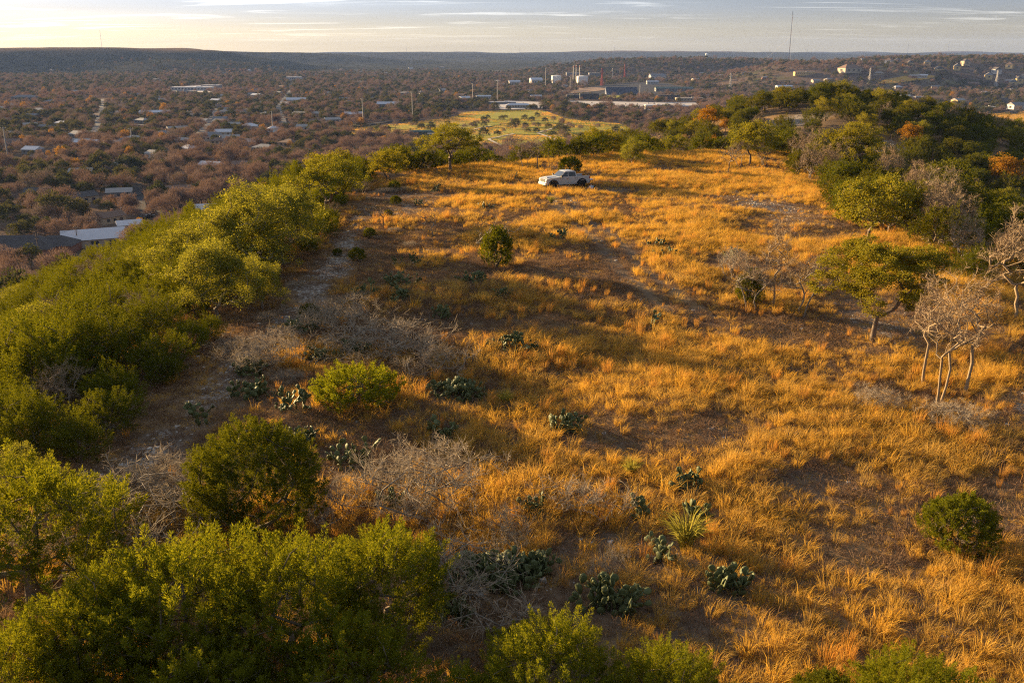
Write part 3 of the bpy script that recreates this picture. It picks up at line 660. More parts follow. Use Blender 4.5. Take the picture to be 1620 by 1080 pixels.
ORD = ['first', 'second', 'third', 'fourth', 'fifth', 'sixth', 'seventh', 'eighth', 'ninth', 'tenth', 'eleventh', 'twelfth', 'thirteenth', 'fourteenth', 'fifteenth', 'sixteenth', 'seventeenth', 'eighteenth', 'nineteenth', 'twentieth']
def ordinal(k):
    if k < 20: return ORD[k]
    t, u = divmod(k + 1, 10); return ({2: 'twentieth', 3: 'thirtieth', 4: 'fortieth', 5: 'fiftieth', 6: 'sixtieth'} if u == 0 else {2: 'twenty-', 3: 'thirty-', 4: 'forty-', 5: 'fifty-', 6: 'sixty-'}).get(t, 'far ') + (ORD[u - 1] if u else '')
def name_by_landmark(items, marks):
    """items: (object, noun, x, y, z); every label counts outward from a landmark one can find"""
    mk = [(n,) + pix(*p)[:2] for n, p in marks]; groups = {}
    for o, noun, x, y, z in items:
        px, py, _ = pix(x, y, z); n, mx, my = min(mk, key=lambda q: (q[1] - px) ** 2 + 3 * (q[2] - py) ** 2)
        dx, dy = px - mx, py - my
        rel = ('right of' if dx > 0 else 'left of') if abs(dx) > 1.6 * abs(dy) else ('beyond' if dy < 0 else 'in front of')
        groups.setdefault((noun, rel, n), []).append((math.hypot(dx, dy), o))
    for (noun, rel, n), L_ in groups.items():
        L_.sort(key=lambda q: q[0])
        for k, (_, o) in enumerate(L_): o['label'] = '%s %s %s %s' % (ordinal(k), noun, rel, n) if len(L_) > 1 else '%s just %s %s' % (noun, rel, n)
def pick(r, opts, f=1.0):
    u = r.random() * sum(o[0] for o in opts)
    for w, k, p, a, b in opts:
        if u < w: return k, p, r.uniform(a, b) * f
        u -= w
    return None, None, 1
def vis(x, y, m=5): return abs(x) < 0.585 * (y * math.cos(PITCH) + 4.5) + m
# thicket on the left slope
nl = fill(-62, -15.0, 12, 118, 2.5, 41, lambda r, x, y: pick(r, [(.32, 'juniper', 'jun_a', .6, 1.25), (.28, 'juniper', 'jun_b', .6, 1.25), (.2, 'juniper', 'jun_c', .6, 1.2), (.09, 'bare_tree', 'bare_c', .9, 1.3), (.09, 'oak_tree', 'pale_oak_b', .5, .75)], 0.52 + 0.48 * float(sst(1, 11, track_x(y) - x))),
     lambda x, y: vis(x, y) and x < track_x(y) - 1.3 - 0.8 * math.sin(y * .3) and hz(x, y) > -22,
     {'juniper': ('slope juniper', 'junipers of the left slope thicket', 'juniper'),
      'bare_tree': ('grey leafless slope tree', 'leafless trees of the left slope thicket', 'tree'),
      'oak_tree': ('pale slope oak', 'pale oaks of the left slope thicket', 'oak')})
# brush along the far rim
nr = fill(-30, 60, 112, 172, 4.0, 42, lambda r, x, y: pick(r, [(.4, 'juniper', 'jun_f', .7, 1.1), (.2, 'juniper', 'jun_d', .6, .9), (.2, 'oak_tree', 'oak_a', .6, .95), (.2, 'bare_tree', 'bare_e', .5, .7)]),
     lambda x, y: vis(x, y) and y > 122 + (min(max(x, -14), 30) + 14) * 0.55 + (4 if x > 20 else 0) and hz(x, y) > -26,
     {'juniper': ('far rim juniper', 'junipers of the far rim brush', 'juniper'),
      'bare_tree': ('leafless far rim tree', 'leafless trees of the far rim brush', 'tree'),
      'oak_tree': ('bushy far rim oak', 'oaks of the far rim brush', 'oak')})
# the draw at the right
nd = fill(28, 130, 38, 165, 4.0, 43, lambda r, x, y: pick(r, [(.30, 'juniper', 'jun_d', .8, 1.15), (.18, 'juniper', 'jun_e', .75, 1.05), (.1, 'juniper', 'jun_a', .7, 1.0), (.16, 'oak_tree', 'oak_b', .8, 1.15), (.07, 'bare_tree', 'bare_d', .7, 1.0), (.05, 'bare_tree', 'bare_e', .7, 1.0)]),
     lambda x, y: vis(x, y) and x > 30 + (y - 60) * 0.11 + (8 if y < 62 else 0) + 2 * math.sin(y * .2) and hz(x, y) > -46,
     {'juniper': ('dark draw juniper', 'junipers of the right draw', 'juniper'),
      'bare_tree': ('silvery leafless draw tree', 'leafless trees of the right draw', 'tree'),
      'oak_tree': ('dark draw oak', 'oaks of the right draw', 'oak')})
# the knoll
nk = fill(-2, 205, 166, 318, 4.7, 44, lambda r, x, y: pick(r, [(.22, 'juniper', 'jun_e', .85, 1.25), (.14, 'juniper', 'jun_d', .8, 1.2), (.08, 'juniper', 'jun_f', .8, 1.1), (.16, 'oak_tree', 'oak_a', .8, 1.15), (.24, 'oak_tree', 'oak_b', .85, 1.2), (.03, 'rust_oak', 'rust_oak', .7, 1.0), (.03 + .14 * float(sst(100, 140, x)), 'bare_tree', 'bare_e', .8, 1.1)]),
     lambda x, y: vis(x, y) and hz(x, y) > -46 and rockmask(x, y) < 0.40 and (y < 285 or hz(x, y) > -4),
     {'juniper': ('dark green knoll juniper', 'junipers of the knoll', 'juniper'),
      'bare_tree': ('grey leafless knoll tree', 'leafless trees of the knoll', 'tree'),
      'rust_oak': ('rust-coloured knoll oak', 'rust-coloured oaks of the knoll', 'oak'),
      'oak_tree': ('round green knoll oak', 'oaks of the knoll', 'oak')})
HILLMARKS = [('the big pale oak', gp(345, 480)), ('the airy green rim oak', gp(518, 340)), ('the umbrella-shaped oak', gp(712, 268)), ('the truck', gp(895, 290)), ('the far rim oak', gp(1186, 258)),
             ('the large dark rim oak', gp(1345, 290)), ('the leaning limbed oak', gp(1372, 385)), ('the silvery leaning tree', gp(1476, 360)), ('the right edge tree', gp(1604, 490)), ('the white marker post', gp(1240, 152)),
             ('the lower knoll rocks', gp(1330, 200)), ('the upper knoll rocks', gp(1230, 180)), ('the rust-orange oak', gp(1118, 208)), ('the twiggy corner juniper', gp(55, 900)), ('the rocky track bend', gp(250, 660)), ('the left edge of the thicket', gp(5, 560))]
def grow():
    CAND.sort(key=lambda c: c[2][1]); items = []; cnt = {}
    for a, b, c in PLACED[:NHERO]: hidden(a, b, hz(a, b), c * 1.6, c * 0.8)
    for kind, pr, p, s, rz, (noun, gr, ct) in CAND:
        h = PROTO[pr][1] * s; qx, qy, _ = pix(p[0], p[1], p[2] + h * .5)
        if p[1] > 165 and (((qx - 1238) / 50) ** 2 + ((qy - 181) / 13) ** 2 < 1 or ((qx - 1328) / 42) ** 2 + ((qy - 203) / 11) ** 2 < 1): continue      # bare rock shows between the trees
        if hidden(*p, h, h * 0.5, 0.06) or not seen_from_camera(p[0], p[1], p[2] + h * 0.8): continue
        o = tree(kind, pr, p, s, rz, noun, gr, ct); items.append((o, noun, p[0], p[1], p[2] + h * .5)); cnt[kind] = cnt.get(kind, 0) + 1
    name_by_landmark(items, HILLMARKS); print('trees', len(CAND), cnt)
grow()

# ------------------------------------------------------------------ shrubs, cacti, yucca, stones
SHRUB = {'a': make_bare(421, 1.5, 1.25, 210, 1900, .10, 'deadbark', 4, .26, .0042, .5, 'dryshrub', .010), 'b': make_bare(422, .9, 1.25, 210, 1900, .10, 'deadbark', 5, .24, .0036, .45, 'dryshrub', .010), 'c': make_bare(423, 1.1, .72, 120, 900, .10, 'deadbark', 4, .24, .0038, .52, 'dryshrub', .009)}
def shrub(kind, loc, rz, scale):
    o = bpy.data.objects.new('dry_shrub', None); COL.objects.link(o); o.location = loc; o.rotation_euler = (0, 0, rz); o.scale = scale if isinstance(scale, tuple) else (scale,) * 3
    obj('stems', SHRUB[kind]['trunk'], o); obj('twigs', SHRUB[kind]['crown'], o); return o
SH_H = {'a': 1.5, 'b': 0.9, 'c': 1.1}
for k, (px, py, hp, pr, wd, lb) in enumerate([
        (688, 788, 120, 'a', 1.0, 'tall pale dry shrub in the middle of the foreground, full of fine twigs'),
        (432, 575, 52, 'b', 0.95, 'wide grey dry shrub beside the track, above the prickly pears'),
        (598, 556, 52, 'b', 1.35, 'broad low tan dry shrub left of the centre cactus'),
        (700, 596, 55, 'c', 1.1, 'grey dry shrub growing out of the long prickly pear row'),
        (805, 862, 70, 'c', 0.75, 'upright dry shrub above the biggest prickly pear thicket'),
        (912, 812, 62, 'c', 1.2, 'bleached dry shrub right of the upright one'),
        (957, 915, 52, 'c', 0.7, 'small tan dry shrub above the lower right cactus'),
        (210, 835, 85, 'b', 1.3, 'grey dry shrub in the shade beside the rocky track'),
        (275, 790, 70, 'c', 0.9, 'thin grey dry shrub left of the rounded juniper'),
        (560, 815, 75, 'c', 1.1, 'sparse dry shrub left of the tall pale one'),
        (735, 945, 95, 'c', 1.4, 'dark grey dry shrub tangled in the biggest prickly pear thicket'),
        (650, 830, 60, 'c', 0.9, 'low dry shrub at the foot of the tall pale one'),
        (545, 520, 48, 'b', 0.9, 'pale dry shrub behind the broad low one'),
        (1385, 640, 30, 'b', 0.9, 'low dry shrub left of the pale grove at the right'),
        (1500, 672, 36, 'b', 1.0, 'twiggy dry shrub at the feet of the pale grove'),
        (1160, 430, 40, 'c', 0.9, 'grey dry shrub beside the far right cactus')]):
    p = gp(px, py); s = hp * depth(p) / F / SH_H[pr]
    o = shrub(pr, p, k * 1.1, (s * wd, s * wd, s)); tag(o, lb, 'shrub', 'dry shrubs on the hilltop')
RS = []; rs = np.random.default_rng(55)
for k in range(34):                                           # scrub along the rocky rim
    y = rs.uniform(26, 108); x = track_x(y) + rs.normal(.8, 1.7); z = hz(x, y); pr = ['b', 'c', 'b'][k % 3]; s = rs.uniform(.35, .75)
    if k % 4 == 3: o = tree('juniper', 'small_juniper', (x, y, z), s * .9, k, 'small rim juniper', 'junipers on the rocky rim', 'juniper'); RS.append((o, 'small rim juniper', x, y, z))
    else: o = shrub(pr, (x, y, z), k * 1.7, s); tag(o, 'low dry rim shrub', 'shrub', 'dry shrubs on the rocky rim'); RS.append((o, 'low dry rim shrub', x, y, z))
name_by_landmark(RS, HILLMARKS)
gs = bpy.data.objects.new('green_shrub', None); COL.objects.link(gs)
p = gp(566, 640); gs.location = p; s = 62 * depth(p) / F / 1.5
tag(gs, 'low spreading bright yellow-green shrub left of the long prickly pear row', 'shrub')
def greenshrub():
    pr = make_juniper(411, 1.5, 1.6, 420, 66, 0.065, 0.02, mat='greenshrub', plume=0.42, lump=.14); return pr
for nm, me in greenshrub().items(): obj('foliage' if nm == 'crown' else 'stems', me, gs)
gs.scale = (s * 1.1, s * 1.1, s)

def padmesh(seed, fat=0.09):
    r = np.random.default_rng(seed); n = 9; rows = []
    for v in (0.10, 0.42, 0.80):                       # rings from the stalk up, an obovate pad standing in x-z
        w = {0.10: 0.16, 0.42: 0.40, 0.80: 0.36}[v] * r.uniform(0.92, 1.08); rows.append((v, w))
    V = [(0, 0, 0)]
    for v, w in rows:
        for i in range(8):
            a = i * math.pi / 4; V.append((w * math.cos(a), fat * (0.5 + w) * math.sin(a), v))
    V.append((0.02, 0, 1.0)); V = np.array(V); V[:, 1] += 0.06 * np.sin(V[:, 2] * 2.5)
    g = Geo(); g.add(V, [(0, 1 + (i + 1) % 8, 1 + i) for i in range(8)])
    q = [(1 + k * 8 + i, 1 + k * 8 + (i + 1) % 8, 9 + k * 8 + (i + 1) % 8, 9 + k * 8 + i) for k in range(2) for i in range(8)]
    g.f.append(np.array(q)); g.mi.append(0); g.f.append(np.array([(17 + i, 17 + (i + 1) % 8, 25) for i in range(8)])); g.mi.append(0)
    return g.mesh('pad', M['pad'], True), V, g.f
PADS = [padmesh(500 + i) for i in range(4)]
def cactus_pads(r, wx, wy, n, hmax=3):
    """pads stand on the ground and grow out of each other's rims; returns 4x4 matrices"""
    out = []
    while len(out) < n:
        a = r.uniform(0, 6.28); q = math.sqrt(r.random()); base = Vector((wx * q * math.cos(a), wy * q * math.sin(a), -0.03))
        stack = [(base, Matrix.Rotation(r.uniform(0, 6.28), 4, 'Z') @ Matrix.Rotation(r.normal(0, .35), 4, 'Y') @ Matrix.Rotation(r.normal(0, .3), 4, 'X'), 0, r.uniform(.26, .37))]
        while stack and len(out) < n:
            b, R, lv, L = stack.pop(0)
            if b.z < -0.1: continue
            m = Matrix.Translation(b) @ R @ Matrix.Diagonal((L * r.uniform(.8, 1.0), L, L, 1)); out.append(m)
            if lv < hmax - (1 if q > .75 else 0):
                for _ in range(r.choice([1, 2, 2, 3]) if lv < 2 else r.choice([0, 1, 2])):
                    th = r.normal(0, .75); tip = b + R @ Vector((math.sin(th) * 0.42 * L, 0, (0.58 + .40 * math.cos(th)) * L))
                    R2 = R @ Matrix.Rotation(th * .75, 4, 'Y') @ Matrix.Rotation(r.uniform(-.9, .9), 4, 'Z') @ Matrix.Rotation(r.normal(0, .25), 4, 'X')
                    up = (R2 @ Vector((0, 0, 1)))
                    if up.z < 0.0: continue
                    stack.append((tip, R2, lv + 1, L * r.uniform(.8, 1.0)))
    return out
def cactus(px, py, wpx, n, label, split, seed, asp=0.55, hmax=3):
    r = np.random.default_rng(seed); p = gp(px, py); w = wpx * depth(p) / F / 2 * 0.86
    mats = cactus_pads(r, w, w * asp, int(n * 2.3), hmax); CLEAR.append((p[0], p[1] - .25, w, w * asp + .3))
    root = bpy.data.objects.new('prickly_pear', None); COL.objects.link(root); root.location = p; root.empty_display_size = .2
    tag(root, label, 'cactus', 'prickly pears on the hilltop')
    if split:
        for m in mats:
            c = obj('pad', PADS[r.integers(4)][0], root); c.matrix_basis = m
    else:
        g = Geo()
        for m in mats:
            _, V, fs = PADS[r.integers(4)]; A = np.array(m); W = V @ A[:3, :3].T + A[:3, 3]; n0 = g.n; g.v.append(W); g.n += len(W)
            for f in fs: g.f.append(f + n0); g.mi.append(0)
        c = obj('pads', g.mesh('pads', M['pad'], True), root); c['kind'] = 'stuff'
for k, a in enumerate([
        (782, 918, 165, 150, 'biggest prickly pear thicket, in the shade at the bottom centre', True),
        (962, 965, 105, 80, 'prickly pear with sunlit pads right of the biggest thicket', True),
        (722, 628, 118, 85, 'long prickly pear row in front of the grey dry shrub', True),
        (812, 556, 74, 52, 'dense prickly pear clump alone in the grass at the centre', True),
        (898, 680, 66, 42, 'prickly pear clump below and right of the centre clump', True),
        (556, 738, 74, 36, 'prickly pear right of the rounded juniper', True),
        (1152, 935, 66, 34, 'prickly pear in the shade at the lower right', True),
        (400, 592, 62, 40, 'prickly pear just off the track below the wide grey shrub', True),
        (405, 628, 100, 40, 'scattered prickly pear row below the one beside the track', True),
        (482, 528, 50, 34, 'prickly pear right of the wide grey dry shrub', False),
        (505, 572, 70, 30, 'low prickly pear above the bright green shrub', False),
        (632, 450, 68, 44, 'dark prickly pear clump in the tree shadow on the left', False),
        (742, 448, 52, 36, 'round prickly pear clump below the small hilltop juniper', False),
        (630, 476, 46, 22, 'small prickly pear just below the dark one in shadow', False),
        (697, 503, 44, 22, 'prickly pear above the grey shrub with sunlit rims', False),
        (645, 418, 50, 18, 'thin prickly pear line above the dark clump', False),
        (1082, 775, 56, 24, 'prickly pear above the spiky yucca', True),
        (1036, 888, 40, 18, 'prickly pear left of and below the spiky yucca', True),
        (1108, 822, 44, 16, 'prickly pear right behind the spiky yucca', True),
        (848, 815, 30, 12, 'small prickly pear right of the upright dry shrub', False),
        (628, 805, 40, 20, 'prickly pear at the left foot of the tall pale shrub', False),
        (715, 945, 50, 26, 'prickly pear cluster at the left end of the biggest thicket', True),
        (720, 985, 46, 16, 'low prickly pear below the biggest thicket', True),
        (1004, 822, 26, 10, 'tiny prickly pear right of the bleached dry shrub', False),
        (478, 700, 44, 18, 'prickly pear peeking over the rounded juniper', False),
        (322, 672, 34, 14, 'prickly pear on the rocky track', False),
        (700, 690, 60, 18, 'shaded prickly pear behind the tall pale shrub', False),
        (686, 304, 38, 16, 'prickly pear near the far left rim', False),
        (660, 324, 26, 10, 'small prickly pear below the one near the far rim', False),
        (818, 284, 22, 10, 'tiny prickly pear left of the truck', False),
        (1035, 392, 36, 16, 'prickly pear beside the wheel ruts', False),
        (1050, 408, 38, 16, 'prickly pear just below the one beside the ruts', False),
        (884, 378, 36, 14, 'prickly pear right of the small hilltop juniper', False),
        (1156, 412, 36, 22, 'pale prickly pear left of the leafless clump', False),
        (795, 472, 24, 10, 'tiny prickly pear between the centre clump and the juniper', False),
        (1022, 520, 20, 8, 'tiny prickly pear in the middle right grass', False),
        (560, 560, 60, 26, 'dark prickly pear behind the bright green shrub', False),
        (455, 648, 60, 26, 'prickly pear between the rounded juniper and the bright green shrub', True),
        (852, 905, 70, 40, 'prickly pear at the right end of the biggest thicket', True),
        (580, 470, 44, 20, 'prickly pear in the shade right of the track', False),
        (770, 330, 30, 12, 'small prickly pear in the golden grass left of the truck', False)]):
    cactus(*a, 600 + k, 0.6, 2 + k % 2)

def yucca(px, py, hpx, label, seed):
    r = np.random.default_rng(seed); p = gp(px, py); s = hpx * depth(p) / F / 0.85
    me = make_tuft(seed, 0.85, 0.10, 190, 'yucca', 0.022, 1.0, 0.0, 1.0)
    o = obj('yucca', me, None, p, 0, s); tag(o, label, 'yucca')
yucca(1085, 868, 74, 'spiky green-gold yucca with arching blades in the lower right', 701)
yucca(998, 752, 34, 'small green yucca above the bleached dry shrub', 702)
yucca(800, 640, 26, 'small green yucca right of the long prickly pear row', 703)
yucca(872, 322, 14, 'greenish tuft of blades in front of the truck', 704)

def stones():
    r = np.random.default_rng(77); src = []
    st = plain('limestone', (0.40, 0.37, 0.33), 0.9, 0, 0.35, 5, 0.2, 0.4)
    for k in range(5):
        n = 7; g = Geo(); a = np.sort(r.uniform(0, 6.28, n)); rr = r.uniform(.6, 1.1, n); h = r.uniform(.25, .5)
        bt = np.c_[np.cos(a) * rr, np.sin(a) * rr, np.full(n, -.3)]; tp = np.c_[np.cos(a) * rr * .85, np.sin(a) * rr * .85, h + r.uniform(-.1, .1, n)]
        i = np.arange(n); j = (i + 1) % n; g.add(np.r_[bt, tp], np.stack([i, j, j + n, i + n], -1)); g.f.append(np.array([list(range(n, 2 * n))])); g.mi.append(0)
        src.append(g.mesh('stone', st))
    x, y = jgrid(-24, 42, 18, 125, 0.30, r); k = infront(x, y); x = x[k]; y = y[k]
    q = rockmask(x, y) + 0.9 * (fbm(x / 1.3, y / 1.3, 91, 3) - .5); keep = r.random(len(x)) < np.clip((q - .26) * 1.3, 0.022, .75); x = x[keep]; y = y[keep]; n = len(x)
    s = 0.03 + 0.16 * r.random(n) ** 3
    scatter('limestone_gravel', 'pale broken limestone along the track and ledges', 'gravel', src, np.c_[x, y, H(x, y)], r.uniform(0, 6.28, n), s, r.integers(0, 5, n))
    x, y = jgrid(50, 110, 195, 265, 1.1, r); q = rockmask(x, y); keep = r.random(len(x)) < (q - .3); x = x[keep]; y = y[keep]; n = len(x)
    scatter('knoll_stones', 'pale limestone rubble on the bare knoll slope', 'gravel', src, np.c_[x, y, H(x, y)], r.uniform(0, 6.28, n), .12 + .4 * r.random(n) ** 3, r.integers(0, 5, n))
stones()

# ------------------------------------------------------------------ the truck and the person beside it
def truck():
    paint = plain('silver_white_paint', (0.43, 0.435, 0.445), 0.32, 0.0, 0.06, 2, 0.5); dark = plain('black_plastic', (0.02, 0.02, 0.022), 0.6, 0, 0.2, 5)
    glass = plain('tinted_glass', (0.018, 0.022, 0.026), 0.06, 0, 0.05, 2, 0.8); rubber = plain('tyre_rubber', (0.022, 0.021, 0.02), 0.85); alloy = plain('dark_alloy', (0.06, 0.06, 0.065), 0.4, 0.8)
    red = plain('red_lens', (0.35, 0.012, 0.015), 0.25); lens = plain('clear_lens', (0.62, 0.62, 0.58), 0.15, 0, 0.05, 3, 0.6); chrome = plain('bright_trim', (0.55, 0.54, 0.52), 0.25, 0.9)
    p = gp(893, 298); root = bpy.data.objects.new('pickup_truck', None); COL.objects.link(root)
    root.location = (p[0], p[1], p[2] + .04); root.rotation_euler = (0, 0, math.radians(180 + 24)); root.scale = (.97, .97, 1.02)
    tag(root, 'pale silver crew-cab pickup truck with its tailgate down, parked on the hilltop', 'truck')
    WX, R = (1.93, -1.78), 0.56
    def arch(cx, z0): return [(cx + R * math.cos(a), 0.47 + R * math.sin(a)) for a in np.linspace(math.pi - .1, .1, 12)]
    zb = 0.56
    prof = [(-2.80, zb)] + arch(WX[1], zb) + arch(WX[0], zb) + [(2.62, zb), (2.86, 0.72), (2.90, 1.02), (2.80, 1.20), (2.30, 1.30), (1.15, 1.36), (-1.18, 1.34), (-1.20, 0.86), (-2.80, 0.86)]
    body = obj('body', Geo().prism(prof, -0.96, 0.96).mesh('body', paint), root)
    bv = body.modifiers.new('bevel', 'BEVEL'); bv.width = 0.035; bv.segments = 2; bv.limit_method = 'ANGLE'; bv.angle_limit = math.radians(50)
    obj('bonnet_bulge', Geo().box((1.9, 0, 1.335), (1.3, 0.9, 0.07), top=(.9, .85)).mesh('bonnet_bulge', paint), root)
    side = [(-2.82, 0.62)] + arch(WX[1], 0) + [(-1.16, 0.60), (-1.16, 1.40), (-2.82, 1.37)]
    for s in (-1, 1):
        w = obj('bed_side', Geo().prism(side, s * 0.88, s * 0.995).mesh('bed_side', paint), root)
        obj('tail_light', Geo().box((-2.80, s * 0.93, 1.16), (0.10, 0.15, 0.34)).mesh('tail_light', red), root)
        obj('headlight', Geo().box((2.80, s * 0.74, 1.05), (0.16, 0.36, 0.22)).mesh('headlight', lens), root)
        for nm, x0, x1 in (('front_door', -0.02, 0.98), ('rear_door', -1.10, -0.06)):
            d = obj(nm, Geo().box(((x0 + x1) / 2, s * 0.968, 0.98), (x1 - x0, 0.022, 0.66)).mesh(nm, paint), root)
            obj('handle', Geo().box((x0 + .16, s * 0.99, 1.16), (.2, .03, .04)).mesh('handle', dark), d)
        obj('side_step', Geo().box((0.08, s * 0.95, 0.50), (2.2, 0.16, 0.08)).mesh('side_step', dark), root)
        m = obj('mirror', Geo().box((0.98, s * 1.12, 1.46), (0.14, 0.22, 0.24)).box((0.95, s * 0.98, 1.40), (.06, .14, .06)).mesh('mirror', dark), root)
        for cx in WX:
            g = Geo(); a = np.linspace(math.pi - .15, .15, 14); o_ = np.c_[cx + .67 * np.cos(a), .47 + .66 * np.sin(a)]; i_ = np.c_[cx + .55 * np.cos(a), .47 + .55 * np.sin(a)]
            g.prism(np.r_[o_, i_[::-1]], s * 0.95, s * 1.05); obj('fender_flare', g.mesh('fender_flare', dark), root)
            wh = bpy.data.objects.new('wheel', None); COL.objects.link(wh); wh.parent = root; wh.location = (cx, s * 0.88, 0.465); wh.rotation_euler = (math.pi / 2, 0, 0)
            obj('tyre', Geo().lathe([(.26, -.13), (.40, -.155), (.455, -.12), (.47, 0), (.455, .12), (.40, .155), (.26, .13)], 24).mesh('tyre', rubber, True), wh)
            g = Geo().lathe([(.02, .02), (.27, .03), (.275, .13), (.275, -.13), (.27, -.03), (.02, -.02)], 20)
            for q in range(6): g.box((.15 * math.cos(q * 1.047), .15 * math.sin(q * 1.047), .0), (.24, .06, .16), q * 1.047)
            obj('rim', g.mesh('rim', alloy), wh)
    # cab: tapering shell with glass set a little proud
    b = np.array([(-1.18, 1.335), (1.14, 1.335), (0.32, 1.95), (0.02, 1.985), (-0.80, 1.975), (-1.02, 1.90)])
    yb, yt = 0.93, 0.74
    def yat(z): return yb + (yt - yb) * (z - 1.335) / 0.65
    V = np.r_[np.c_[b[:, 0], [yat(z) for z in b[:, 1]], b[:, 1]], np.c_[b[:, 0], [-yat(z) for z in b[:, 1]], b[:, 1]]]; n = len(b); i = np.arange(n); j = (i + 1) % n
    g = Geo(); g.add(V, np.stack([j, i, i + n, j + n], -1)); g.f += [np.array([list(range(n))]), np.array([list(range(n, 2 * n))[::-1]])]; g.mi += [0, 0]
    obj('cab', g.mesh('cab', paint), root)
    def pane(nm, pts, off):                                 # pts in (x, z) on the left side
        for s in (-1, 1):
            P = [(x, s * (yat(z) + off), z) for x, z in pts]; Q = [(x, s * (yat(z) - .01), z) for x, z in pts]; k = len(P); g = Geo(); g.add(P + Q, [(a, (a + 1) % k, (a + 1) % k + k, a + k) for a in range(k)]); g.f.append(np.array([list(range(k))])); g.mi.append(0)
            obj(nm, g.mesh(nm, glass), root)
    pane('side_window', [(0.93, 1.38), (0.02, 1.38), (0.02, 1.86), (0.30, 1.86)], .012); pane('side_window', [(-0.06, 1.38), (-1.02, 1.40), (-0.92, 1.85), (-0.06, 1.86)], .012)
    g = Geo(); e = .012; q = lambda x, z: (x + e, z + e); (x0, z0), (x1, z1) = (1.08, 1.38), (0.40, 1.89)
    g.add([(x0 + e, yat(z0) - .07, z0 + e), (x0 + e, -yat(z0) + .07, z0 + e), (x1 + e, -yat(z1) + .06, z1 + e), (x1 + e, yat(z1) - .06, z1 + e)], [(0, 1, 2, 3)]); obj('windscreen', g.mesh('windscreen', glass), root)
    g = Geo(); g.add([(-1.17, .7, 1.42), (-1.17, -.7, 1.42), (-1.055, -.62, 1.86), (-1.055, .62, 1.86)], [(0, 1, 2, 3)]); obj('rear_window', g.mesh('rear_window', glass), root)
    obj('bed_floor', Geo().box((-2.0, 0, 0.90), (1.6, 1.74, 0.05)).box((-1.25, 0, 1.08), (.06, 1.74, .5)).mesh('bed_floor', dark), root)
    obj('bed_cover', Geo().box((-1.62, 0, 1.375), (0.84, 1.72, 0.05)).mesh('bed_cover', dark), root)
    obj('tailgate', Geo().box((-3.10, 0, 0.88), (0.58, 1.70, 0.09)).mesh('tailgate', paint), root)
    obj('grille', Geo().box((2.87, 0, 1.02), (0.09, 1.16, 0.34)).mesh('grille', dark), root)
    obj('front_bumper', Geo().box((2.90, 0, 0.68), (0.22, 1.9, 0.24), top=(.8, .97)).mesh('front_bumper', chrome), root)
    obj('rear_bumper', Geo().box((-2.90, 0, 0.68), (0.2, 1.8, 0.2)).mesh('rear_bumper', dark), root)
    CLEAR.append((p[0] + .4, p[1] - .9, 3.1, 2.7)); return root
truck()

